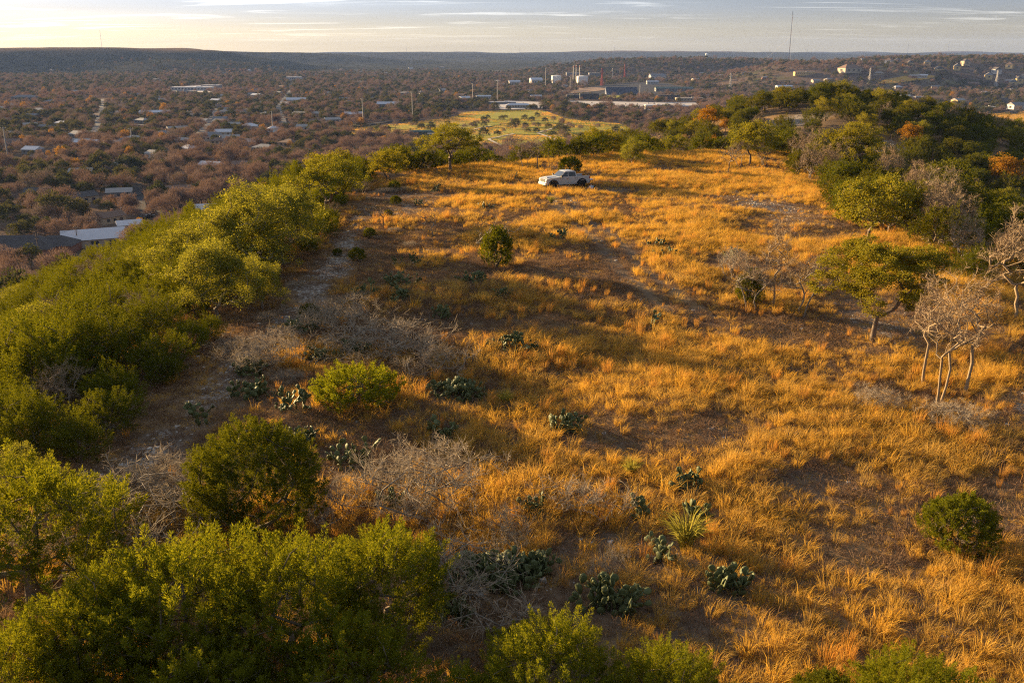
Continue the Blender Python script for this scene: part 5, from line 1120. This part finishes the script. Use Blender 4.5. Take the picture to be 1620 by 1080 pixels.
def pylon(px, py, top, label, mat, base=.17, n=7, name='pylon', dist=None):
    if dist: x, y = bearing(px, dist); z = hz(x, y)
    else: x, y, z = gp(px, py)
    D = math.hypot(x, y); h = (CAMZ - math.tan(PITCH - math.atan((540 - top) / F)) * D) - z; w = h * base; t = thing(name, label, 'pylon', (x, y, z), .5, 'lattice pylons of the valley'); th = max(.12, D * .00022)
    for s1 in (-1, 1):
        for s2 in (-1, 1): obj('leg', Geo().tube([(s1 * w / 2, s2 * w / 2, -1), (s1 * w * .12, s2 * w * .12, h * .75), (s1 * w * .1, s2 * w * .1, h)], [th, th, th * .8], 4).mesh('leg', mat), t)
    g = Geo()
    for k in range(n):
        a = w / 2 * (1 - .76 * k / n); b = w / 2 * (1 - .76 * (k + 1) / n); za = h * .75 * k / n; zb = h * .75 * (k + 1) / n
        for c, d in (((-a, -a), (b, -b)), ((a, -a), (-b, -b)), ((-a, a), (b, b)), ((a, a), (-b, b)), ((-a, -a), (-b, b)), ((a, -a), (b, b))): g.tube([(c[0], c[1], za), (d[0], d[1], zb)], th * .6, 3)
    obj('bracing', g.mesh('bracing', mat), t)
    for k, q in enumerate((.78, .88, .97)): obj('crossarm', Geo().box((0, 0, h * q), (w * (1.5 - .3 * k), th * 1.6, th * 1.6)).mesh('crossarm', mat), t)
pylon(1155, 143, 115, 'lattice pylon behind the left shoulder of the knoll', steel); pylon(1375, 133, 106, 'lattice pylon in front of the mesa with houses', steel); pylon(1575, 140, 108, 'lattice pylon standing in woods near the right edge', steel)
pylon(952, 136, 108, 'red lattice tower right of the bigger tank', redp, .14); pylon(969, 128, 108, 'slim grey lattice tower right of the red tower', steel, .12); pylon(988, 125, 101, 'red and grey lattice tower, last of the plant towers', redp, .10)
for px, lb in ((907, 'left of the three thin plant chimneys'), (911.5, 'middle one of three thin plant chimneys'), (917, 'right one of three thin plant chimneys')):
    x, y, z = gp(px, 131); h = 25 * math.hypot(x, y) / F; t = thing('chimney', lb, 'chimney', (x, y, z), 0, 'plant chimneys'); obj('stack', Geo().tube([(0, 0, -1), (0, 0, h)], [1.3, 1.0], 10, 0, True).mesh('stack', steel, True), t); obj('band', Geo().lathe([(1.25, h * .9), (1.25, h * .97)], 10).mesh('band', redp), t)
def mast(px, top, dist, label, wid, guys=True, banded=True):
    x, y = bearing(px, dist); z = hz(x, y); ang = PITCH - math.atan((540 - top) / F); D = dist; h = CAMZ - math.tan(ang) * D - z
    t = thing('radio_mast', label, 'mast', (x, y, z), 0, 'radio masts on the skyline')
    for k in range(8):
        z0, z1 = h * k / 8, h * (k + 1) / 8; obj('section', Geo().tube([(0, 0, z0), (0, 0, z1)], [wid, wid], 4).mesh('section', redp if (k % 2 == 0 and banded) else steel), t)
    if guys:
        for a in (0.3, 2.4, 4.5):
            for q in (.5, .95):
                ex, ey = math.cos(a) * h * .55, math.sin(a) * h * .55; obj('guy_wire', Geo().tube([(0, 0, h * q), (ex, ey, hz(x + ex, y + ey) - z)], [.10, .10], 3).mesh('guy_wire', steel), t)
mast(1230, 20, 3000, 'tall red and white guyed radio mast on the skyline at the right', .8)
for px, top, d, lb in [(190, 51, 5200, 'faint radio mast on the skyline at the far left'), (1470, 67, 9000, 'distant radio mast above the mesa houses'), (1409, 71, 9000, 'distant thin mast left of the one above the mesa houses'), (965, 75, 9000, 'tiny mast on the skyline above the plant towers'), (822, 75, 9500, 'tiny mast on the skyline above the clubhouse'), (650, 76, 9500, 'tiny mast on the skyline left of the clubhouse'), (1257, 78, 7000, 'short mast on the skyline right of the tall red mast')]:
    mast(px, top, d, lb, .00011 * d, False)
x, y = bearing(1105, 6500); z = hz(x, y); wt = thing('water_tower', 'small white water tower on the far plain left of the tall mast', 'water tower', (x, y, z)); obj('column', Geo().tube([(0, 0, -1), (0, 0, 24)], [3.4, 3.4], 10).mesh('column', paint_w), wt); obj('bowl', Geo().lathe([(3.4, 20), (9, 27), (9, 33), (5, 37), (.1, 38)], 16).mesh('bowl', paint_w, True), wt)
x, y, z = gp(1240, 152); mp = thing('marker_post', 'white marker post among the trees on top of the knoll', 'post', (x, y, z)); obj('shaft', Geo().box((0, 0, 1.3), (.75, .75, 2.6), top=(.6, .6)).mesh('shaft', paint_w), mp); obj('plinth', Geo().box((0, 0, .1), (1.2, 1.2, .5)).mesh('plinth', conc), mp)

# parked cars and buses
CARCOL = {'white': (0.62, 0.62, 0.62), 'black': (0.02, 0.02, 0.022), 'grey': (0.16, 0.165, 0.17), 'red': (0.32, 0.03, 0.025), 'blue': (0.04, 0.08, 0.2)}
def carmesh(col):
    b = plain(col + '_car_paint', CARCOL[col], .3); g = Geo().prism([(-2.2, .35), (2.2, .35), (2.25, .75), (1.1, .9), (-2.2, .95)], -.9, .9); r = {'body': g.mesh('body', b)}
    r['cabin'] = Geo().box((-.35, 0, 1.2), (2.5, 1.6, .62), top=(.62, .82)).mesh('cabin', WINM); return r
CARS = {k: carmesh(k) for k in CARCOL}; tyre = Geo().lathe([(.02, -.1), (.33, -.1), (.33, .1), (.02, .1)], 10).mesh('wheel', plain('car_tyre', (.02, .02, .02)))
def car(x, y, rz, col, label, group):
    t = thing('parked_car', label, 'car', (x, y, hz(x, y) + .62), rz, group)
    for k, m in CARS[col].items(): obj(k, m, t)
    for sx in (-1.35, 1.35):
        for sy in (-.85, .85): w = obj('wheel', tyre, t, (sx, sy, .33)); w.rotation_euler = (math.pi / 2, 0, 0)
rc = np.random.default_rng(92); LOT = []
for k in range(34):
    px = rc.uniform(895, 1100); py = rc.choice([163.5, 165, 166.5, 168]) + (px - 895) * .012; x, y, z = gp(px, py); LOT.append((px, x, y))
LOT.sort()
for k, (px, x, y) in enumerate(LOT):
    col = ['black', 'white', 'grey', 'black', 'blue', 'grey', 'red'][k % 7]; car(x, y, 1.57 + rc.normal(0, .06), col, '%s car from the left in the pale car park, %s' % (ordinal(k), col), 'cars in the car park')
for k, (px, py) in enumerate([(198, 333), (246, 341), (262, 341), (238, 345), (270, 338)]):
    x, y, z = gp(px, py); car(x, y, .3, ['white', 'grey', 'white', 'black', 'red'][k], '%s car from the left parked along the street behind the white metal roof' % ordinal(k), 'cars on the left street')
bus = plain('school_bus_yellow', (0.55, 0.26, 0.015), .4)
for px, lb in ((953, 'yellow school bus at the upper edge of the car park, left one'), (967, 'yellow school bus at the upper edge of the car park, right one')):
    x, y, z = gp(px, 159); t = thing('school_bus', lb, 'bus', (x, y, z + .6), .05, 'school buses'); obj('body', Geo().box((0, 0, 1.9), (11, 2.5, 2.6), top=(.98, .9)).box((6, 0, 1.2), (1.4, 2.3, 1.2)).mesh('body', bus), t); obj('windows', Geo().box((-.2, 0, 2.3), (10, 2.54, .7)).mesh('windows', WINM), t)
    for sx in (-3.4, 4.6):
        for sy in (-1.1, 1.1): w = obj('wheel', tyre, t, (sx, sy, .33), 0, 1.5); w.rotation_euler = (math.pi / 2, 0, 0)
name_by_landmark(HS, VMARKS)

# ------------------------------------------------------------------ valley trees
M['russet'] = leafmat('russet_twigs', (0.10, 0.07, 0.056), (0.31, 0.215, 0.16), 0.2, None, (0.19, 0.115, 0.08), 0.6); M['greytwig'] = leafmat('grey_brown_twigs', (0.085, 0.068, 0.058), (0.29, 0.225, 0.18), 0.2, None, (0.17, 0.10, 0.07), .7)
M['vgreen'] = leafmat('valley_evergreen', (0.036, 0.046, 0.016), (0.085, 0.09, 0.024), 0.25, None, (0.14, 0.115, 0.025), 0.7); M['amber'] = leafmat('amber_leaves', (0.30, 0.16, 0.02), (0.42, 0.22, 0.03), .3)
def vbare(seed, h, rx, n, mat, w=.095, L0=1.15):
    r = np.random.default_rng(seed); lf = lumpy(r, 8, .28); d = rdir(r, n); d[:, 2] = np.where(d[:, 2] < -.25, -d[:, 2], d[:, 2]); u = r.uniform(.15, 1, n) ** .4
    B = d * (u * lf(d))[:, None] * np.array([rx, rx, h * .55]); B[:, 2] += h * .45; g = Geo(); dv = unit(d * .8 + rdir(r, n) * .45 + np.array([0, 0, .45])); L_ = L0 * r.uniform(.5, 1.3, n); diamonds(g, B - dv * (L_ * .5)[:, None], dv, L_, np.full(n, w) * r.uniform(.6, 1.4, n), r)
    ts = B[r.choice(n, 26)] * np.array([.75, .75, .85]); ch, *_ = skeleton(r, None, ts, [(0, 0, -.6), (0, 0, h * .16), (.1, 0, h * .3)], 1.2, .14, .05, .48); return {'crown': g.mesh('crown', M[mat]), 'trunk': wood(ch, M['bark'], 'trunk', 5, 3)}
def vgreen(seed, h, rx, n, mat, leaf=.55):
    r = np.random.default_rng(seed); lf = lumpy(r, 9, .3); d = rdir(r, n); d[:, 2] = np.where(d[:, 2] < -.35, -d[:, 2], d[:, 2]); u = r.uniform(.3, 1, n) ** .4
    B = d * (u * lf(d))[:, None] * np.array([rx, rx, h * .52]); B[:, 2] += h * .48; g = Geo(); dv = unit(d + rdir(r, n) * .8); L_ = leaf * r.uniform(.6, 1.4, n); diamonds(g, B, dv, L_, L_ * .6, r)
    ts = B[r.choice(n, 14)] * np.array([.6, .6, .8]); ch, *_ = skeleton(r, None, ts, [(0, 0, -.6), (0, 0, h * .2)], 1.2, .1, .06, .48); return {'crown': g.mesh('crown', M[mat]), 'trunk': wood(ch, M['bark'], 'trunk', 5, 3)}
VT = [('v%d' % i, q) for i, q in enumerate([(vbare(801, 9, 4.6, 1700, 'russet'), 9), (vbare(802, 8, 4.9, 1700, 'russet'), 8), (vbare(803, 10, 4.4, 1500, 'greytwig'), 10), (vbare(804, 7, 4.2, 1500, 'greytwig'), 7), (vgreen(805, 7.5, 4.3, 1500, 'vgreen'), 7.5), (vgreen(806, 6.0, 3.8, 1300, 'vgreen'), 6.0), (vgreen(807, 7, 3.2, 1000, 'amber'), 7)])]
for k, q in VT: PROTO[k] = q
VKIND = ['russet_tree', 'russet_tree', 'grey_tree', 'grey_tree', 'evergreen_tree', 'evergreen_tree', 'amber_tree']
VNOUN = ['bare russet tree', 'round bare russet tree', 'bare grey-brown tree', 'low bare grey-brown tree', 'round evergreen', 'low evergreen', 'amber-leaved tree']
def inpoly(x, y, P):
    c = np.zeros(len(x), bool); j = len(P) - 1
    for i in range(len(P)):
        k = ((P[i, 1] > y) != (P[j, 1] > y)); with_ = (P[j, 0] - P[i, 0]) * (y - P[i, 1]) / (P[j, 1] - P[i, 1] + 1e-12) + P[i, 0]; c ^= k & (x < with_); j = i
    return c
def valley_trees():
    r = np.random.default_rng(93); XS = []; YS = []; SS = []
    for d0, d1, s, sc0 in ((190, 700, 7.3, 1.08), (700, 1500, 8.3, .95), (1500, 3000, 11.0, .95), (3000, 3300, 17, .9)):
        n = int((d1 ** 2 - d0 ** 2) * math.radians(74) / 2 / s ** 2); d = np.sqrt(r.uniform(d0 ** 2, d1 ** 2, n)); a = np.radians(r.uniform(-37, 37, n)); XS.append(d * np.sin(a)); YS.append(d * np.cos(a)); SS.append(np.full(n, sc0))
    x = np.concatenate(XS); y = np.concatenate(YS); s = np.concatenate(SS); z = H(x, y); D = np.hypot(x, y)
    keep = (z < -20) | (D > 600); keep &= ~((np.hypot((x - 92) / 1.15, y - 270) < 130) & (z > -30))
    for P in PATCH: keep &= ~inpoly(x, y, P)
    for a, b, q in FEET: f = 1 - 9 / math.hypot(a, b); keep &= ((x - a) ** 2 + (y - b) ** 2 > (q + 2.5) ** 2) & ((x - a * f) ** 2 + (y - b * f) ** 2 > (q + 3) ** 2)
    for a, b, q in FEET[:20]: keep &= ~((np.abs(x - a * np.hypot(x, y) / math.hypot(a, b)) < q * .8) & (np.hypot(x, y) < math.hypot(a, b)) & (np.hypot(x, y) > math.hypot(a, b) - 30))
    gap = fbm(x / 70., y / 70., 95, 3); keep &= (gap < .70) | (D > 2500); keep &= r.random(len(x)) < .93 - .8 * sst(2700, 3500, D)
    x, y, s, z, D = (q[keep] for q in (x, y, s, z, D)); n = len(x)
    rus = fbm(x / 260., y / 260., 97, 3) + .09 * (1 - sst(500, 1300, D)) - .20 * sst(1100, 2200, D) - .2 * sst(2200, 3600, D); u = r.random(n)
    ix = np.where(u < sst(.42, .68, rus), r.integers(0, 2, n), np.where(r.random(n) < .42 - .1 * sst(1500, 3000, D), r.integers(2, 4, n), r.integers(4, 6, n)))
    ix = np.where((r.random(n) < .12 + .6 * sst(.56, .68, fbm(x / 45., y / 45., 96, 2))) & (D < 1700), r.integers(4, 6, n), ix); ix = np.where(r.random(n) < .022 * (1 - .8 * sst(1500, 2500, D)), 6, ix)
    s = s * (.42 + .95 * r.random(n) ** 1.6) * np.where(r.random(n) < .06, 1.3, 1); rz = r.uniform(0, 6.28, n); used = np.zeros(n, bool); items = []; cnt = {}
    rg = np.random.default_rng(191)
    # golf course trees stand alone
    for px, py, k, q in [(766, 195, 4, 1.0), (690, 190, 2, .7), (706, 192, 4, .8), (735, 206, 0, .8), (745, 204, 0, .8), (765, 202, 4, .9), (772, 189, 4, .7), (810, 206, 4, 1.2), (816, 202, 5, 1.3), (765, 219, 4, 1.3), (787, 216, 5, .9), (868, 207, 4, 1.0), (882, 210, 5, 1.2), (890, 213, 4, 1.2), (874, 217, 5, 1.0), (905, 205, 3, .8), (918, 206, 3, .8), (600, 212, 4, 1.2), (608, 214, 0, 1.2), (682, 208, 5, 1.2), (708, 203, 3, .9), (850, 186, 4, .8), (800, 188, 5, .7), (940, 198, 0, 1.1), (965, 200, 0, 1.2), (985, 199, 0, 1.1), (926, 196, 4, 1.2), (950, 192, 4, 1.2), (905, 190, 4, 1.1), (640, 196, 5, .9), (660, 192, 4, .8)] + [(float(rg.uniform(570, 985)), float(rg.uniform(0, 1)), int(rg.choice([0, 2, 3, 4, 4, 5, 5])), float(rg.uniform(.5, 1.05))) for _ in range(60)]:
        if py < 2: py = 196 + (px - 700) * -.012 + py * 30 - (10 if 740 < px < 860 else 0)
        p = gp(px, py); o = tree(VKIND[k], VT[k][0], p, q, px % 6, VNOUN[k], 'trees of the golf course'); items.append((o, VNOUN[k].replace('tree', 'golf course tree') if 'tree' in VNOUN[k] else VNOUN[k] + ' on the golf course', p[0], p[1], p[2] + 4))
    order = np.argsort(D)
    for i in order:
        kd = VKIND[ix[i]]
        if cnt.get(kd, 0) >= 270 or D[i] > 1000: continue
        if not vis(x[i], y[i], 2): used[i] = D[i] < 500; continue
        h = PROTO[VT[ix[i]][0]][1] * s[i]
        if not seen_from_camera(x[i], y[i], z[i] + h * .9) or hidden(x[i], y[i], z[i], h, h * .5, .12): used[i] = D[i] < 330; continue
        used[i] = True; cnt[kd] = cnt.get(kd, 0) + 1
        o = tree(kd, VT[ix[i]][0], (x[i], y[i], z[i]), float(s[i]), float(rz[i]), VNOUN[ix[i]], 'trees of the near valley'); items.append((o, VNOUN[ix[i]], x[i], y[i], z[i] + h * .5))
    name_by_landmark(items, VMARKS); k = ~used; print('valley', n, cnt, k.sum())
    src = []
    for _, (pt, h) in VT: src.append(pt['crown'])
    scatter('distant_woodland', 'endless mixed woods of bare russet trees and evergreens across the valley', 'woods', src, np.c_[x, y, z][k], rz[k], s[k], ix[k])
valley_trees()

# grass that stands on the far fields
def field_grass():
    r = np.random.default_rng(98); X = []; Y = []; K = []
    M['turf'] = leafmat('turf_blades', (0.20, 0.20, 0.016), (0.32, 0.29, 0.022), 0.4, (1.3, 1.15, .7)); src = [make_tuft(31, 0.5, 0.5, 40, 'gold', 0.03, 0.7, 0.1), make_tuft(32, 0.32, 0.5, 44, 'turf', 0.03, 0.8, 0.1)]
    for P, gr in FIELDS:
        lo, hi = P.min(0), P.max(0); n = int(np.prod(hi - lo) / 7.5); x = r.uniform(lo[0], hi[0], n); y = r.uniform(lo[1], hi[1], n); k = inpoly(x, y, P); x = x[k]; y = y[k]
        g = gr * sst(.38, .50, fbm(x / 60., y / 26., 99, 3)); X.append(x); Y.append(y); K.append((r.random(len(x)) < g).astype(int))
    x = np.concatenate(X); y = np.concatenate(Y); k = np.concatenate(K); scatter('field_grass', 'sunlit turf and dry grass of the golf course and far fields', 'grass', src, np.c_[x, y, H(x, y) + .5], r.uniform(0, 6.28, len(x)), r.uniform(1.2, 2.0, len(x)), k)
field_grass()

# ------------------------------------------------------------------ haze over the valley
def haze():
    g = Geo().box((0, 0, 45), (23600, 23600, 240)); m, nt, out = newmat('valley_haze'); v = nt.nodes.new('ShaderNodeVolumePrincipled')
    v.inputs['Color'].default_value = (0.30, 0.47, 1.0, 1); v.inputs['Density'].default_value = 0.00004; v.inputs['Anisotropy'].default_value = 0.0
    nt.links.new(v.outputs[0], out.inputs['Volume']); tag(obj('haze', g.mesh('haze', m)), 'thin blue haze lying over the far valley', 'haze', kind='stuff')
haze()

# ------------------------------------------------------------------ grass of the hilltop
def grass():
    r = np.random.default_rng(11)
    src = [make_tuft(1, 0.52, 0.20, 60, 'straw', 0.009, 0.7, 0.30), make_tuft(2, 0.60, 0.22, 64, 'straw', 0.009, 0.6, 0.42), make_tuft(3, 0.46, 0.26, 60, 'straw', 0.009, 0.9, 0.2),
           make_tuft(4, 0.48, 0.24, 60, 'gold', 0.010, 0.75, 0.30), make_tuft(5, 0.66, 0.20, 64, 'gold', 0.010, 0.5, 0.42),
           make_tuft(6, 0.72, 0.15, 52, 'bluestem', 0.009, 0.25, 0.14, 1.3), make_tuft(7, 0.34, 0.30, 52, 'weed', 0.010, 0.9, 0.15),
           make_tuft(8, 0.44, 0.28, 56, 'weed', 0.010, 0.75, 0.2)]
    x, y = jgrid(-24, 52, 13, 168, 0.235, r)
    k = infront(x, y) & (H(x, y) > -7); x = x[k]; y = y[k]
    rk = rockmask(x, y); n1 = fbm(x / 5.5, y / 5.5, 51, 3); n2 = fbm(x / 14., y / 14., 61, 3); n3 = fbm(x / 2.1, y / 2.1, 71, 2)
    dens = 0.41 + 2.0 * (n1 - 0.42) + 1.3 * (n3 - 0.45) + 0.10 * sst(0, 14, x) - 1.25 * rk
    dens = np.where(x < -13.5, dens - 0.15, dens); dens += 0.22 * sst(70, 100, y); dens = np.where((x < 4) & (y < 50), np.maximum(dens, .30), dens)
    for tx in (6.2, 8.0):                                   # wheel ruts that climb towards the truck
        dens -= 1.6 * np.exp(-((x - rut(tx, y)) / 0.62) ** 2) * sst(50, 58, y) * (1 - sst(97, 103, y))
    keep = r.random(len(x)) < np.clip(dens, 0.05, 0.97); x, y, n1, n2, n3, rk = (q[keep] for q in (x, y, n1, n2, n3, rk))
    k = clear_of(x, y); x, y, n1, n2, n3, rk = (q[k] for q in (x, y, n1, n2, n3, rk))
    n = len(x); u = r.random(n); gold = sst(0.40, 0.62, n2 + 0.10 * sst(0, 16, x) + 0.12 * sst(60, 110, y))
    ix = np.where(u < 0.5 * gold + 0.12, r.integers(3, 5, n), r.integers(0, 3, n))
    dull = sst(0.62, 0.36, n2 + 0.16 * sst(-6, 14, x) + 0.05 * sst(40, 90, y))
    ix = np.where(r.random(n) < 0.16 + 0.5 * dull + 0.55 * sst(.50, .36, n1) + 0.30 * sst(5, -3, x) * sst(56, 44, y), r.integers(6, 8, n), ix)  # extra dull weeds at near left put shade into the grass colour
    ix = np.where(r.random(n) < 0.015 + 0.22 * sst(.62, .75, fbm(x / 2.0, y / 2.0, 81, 2)), 5, ix)
    s = (0.40 + 0.80 * r.random(n) ** 1.8) * (0.45 + 1.25 * n1) * np.where(rk > 0.3, 0.7, 1) * (.90 + .10 * sst(25, 60, y))
    z = H(x, y) - 0.02
    scatter('dry_grass', 'golden dry bunch grass covering the flat hilltop', 'grass', src, np.c_[x, y, z], r.normal(0, 0.9, n), s, ix)
    # low litter of broken stems between the tufts
    src2 = [make_tuft(21, 0.26, 0.30, 34, 'weed', 0.014, 1.6, 0.2, 0.45), make_tuft(22, 0.22, 0.32, 34, 'straw', 0.012, 1.8, 0.2, 0.4), make_tuft(23, 0.3, 0.25, 30, 'weed', 0.012, 1.2, 0.2, 0.6)]
    x, y = jgrid(-22, 40, 13, 100, 0.34, r); k = infront(x, y) & (H(x, y) > -5); x = x[k]; y = y[k]
    keep = r.random(len(x)) < np.clip(0.95 - 0.9 * rockmask(x, y), 0.12, 1); x = x[keep]; y = y[keep]; k = np.ones(len(x), bool)
    for tx in (6.2, 8.0): k &= (np.abs(x - rut(tx, y)) > .45) | (y < 52) | (y > 102)
    x = x[k]; y = y[k]; n = len(x)
    scatter('dry_thatch', 'low matted dead stems between the bunch grass', 'grass', src2, np.c_[x, y, H(x, y)], r.uniform(0, 6.28, n), r.uniform(0.6, 1.3, n), r.choice(3, n, p=[.5, .2, .3]))
grass()
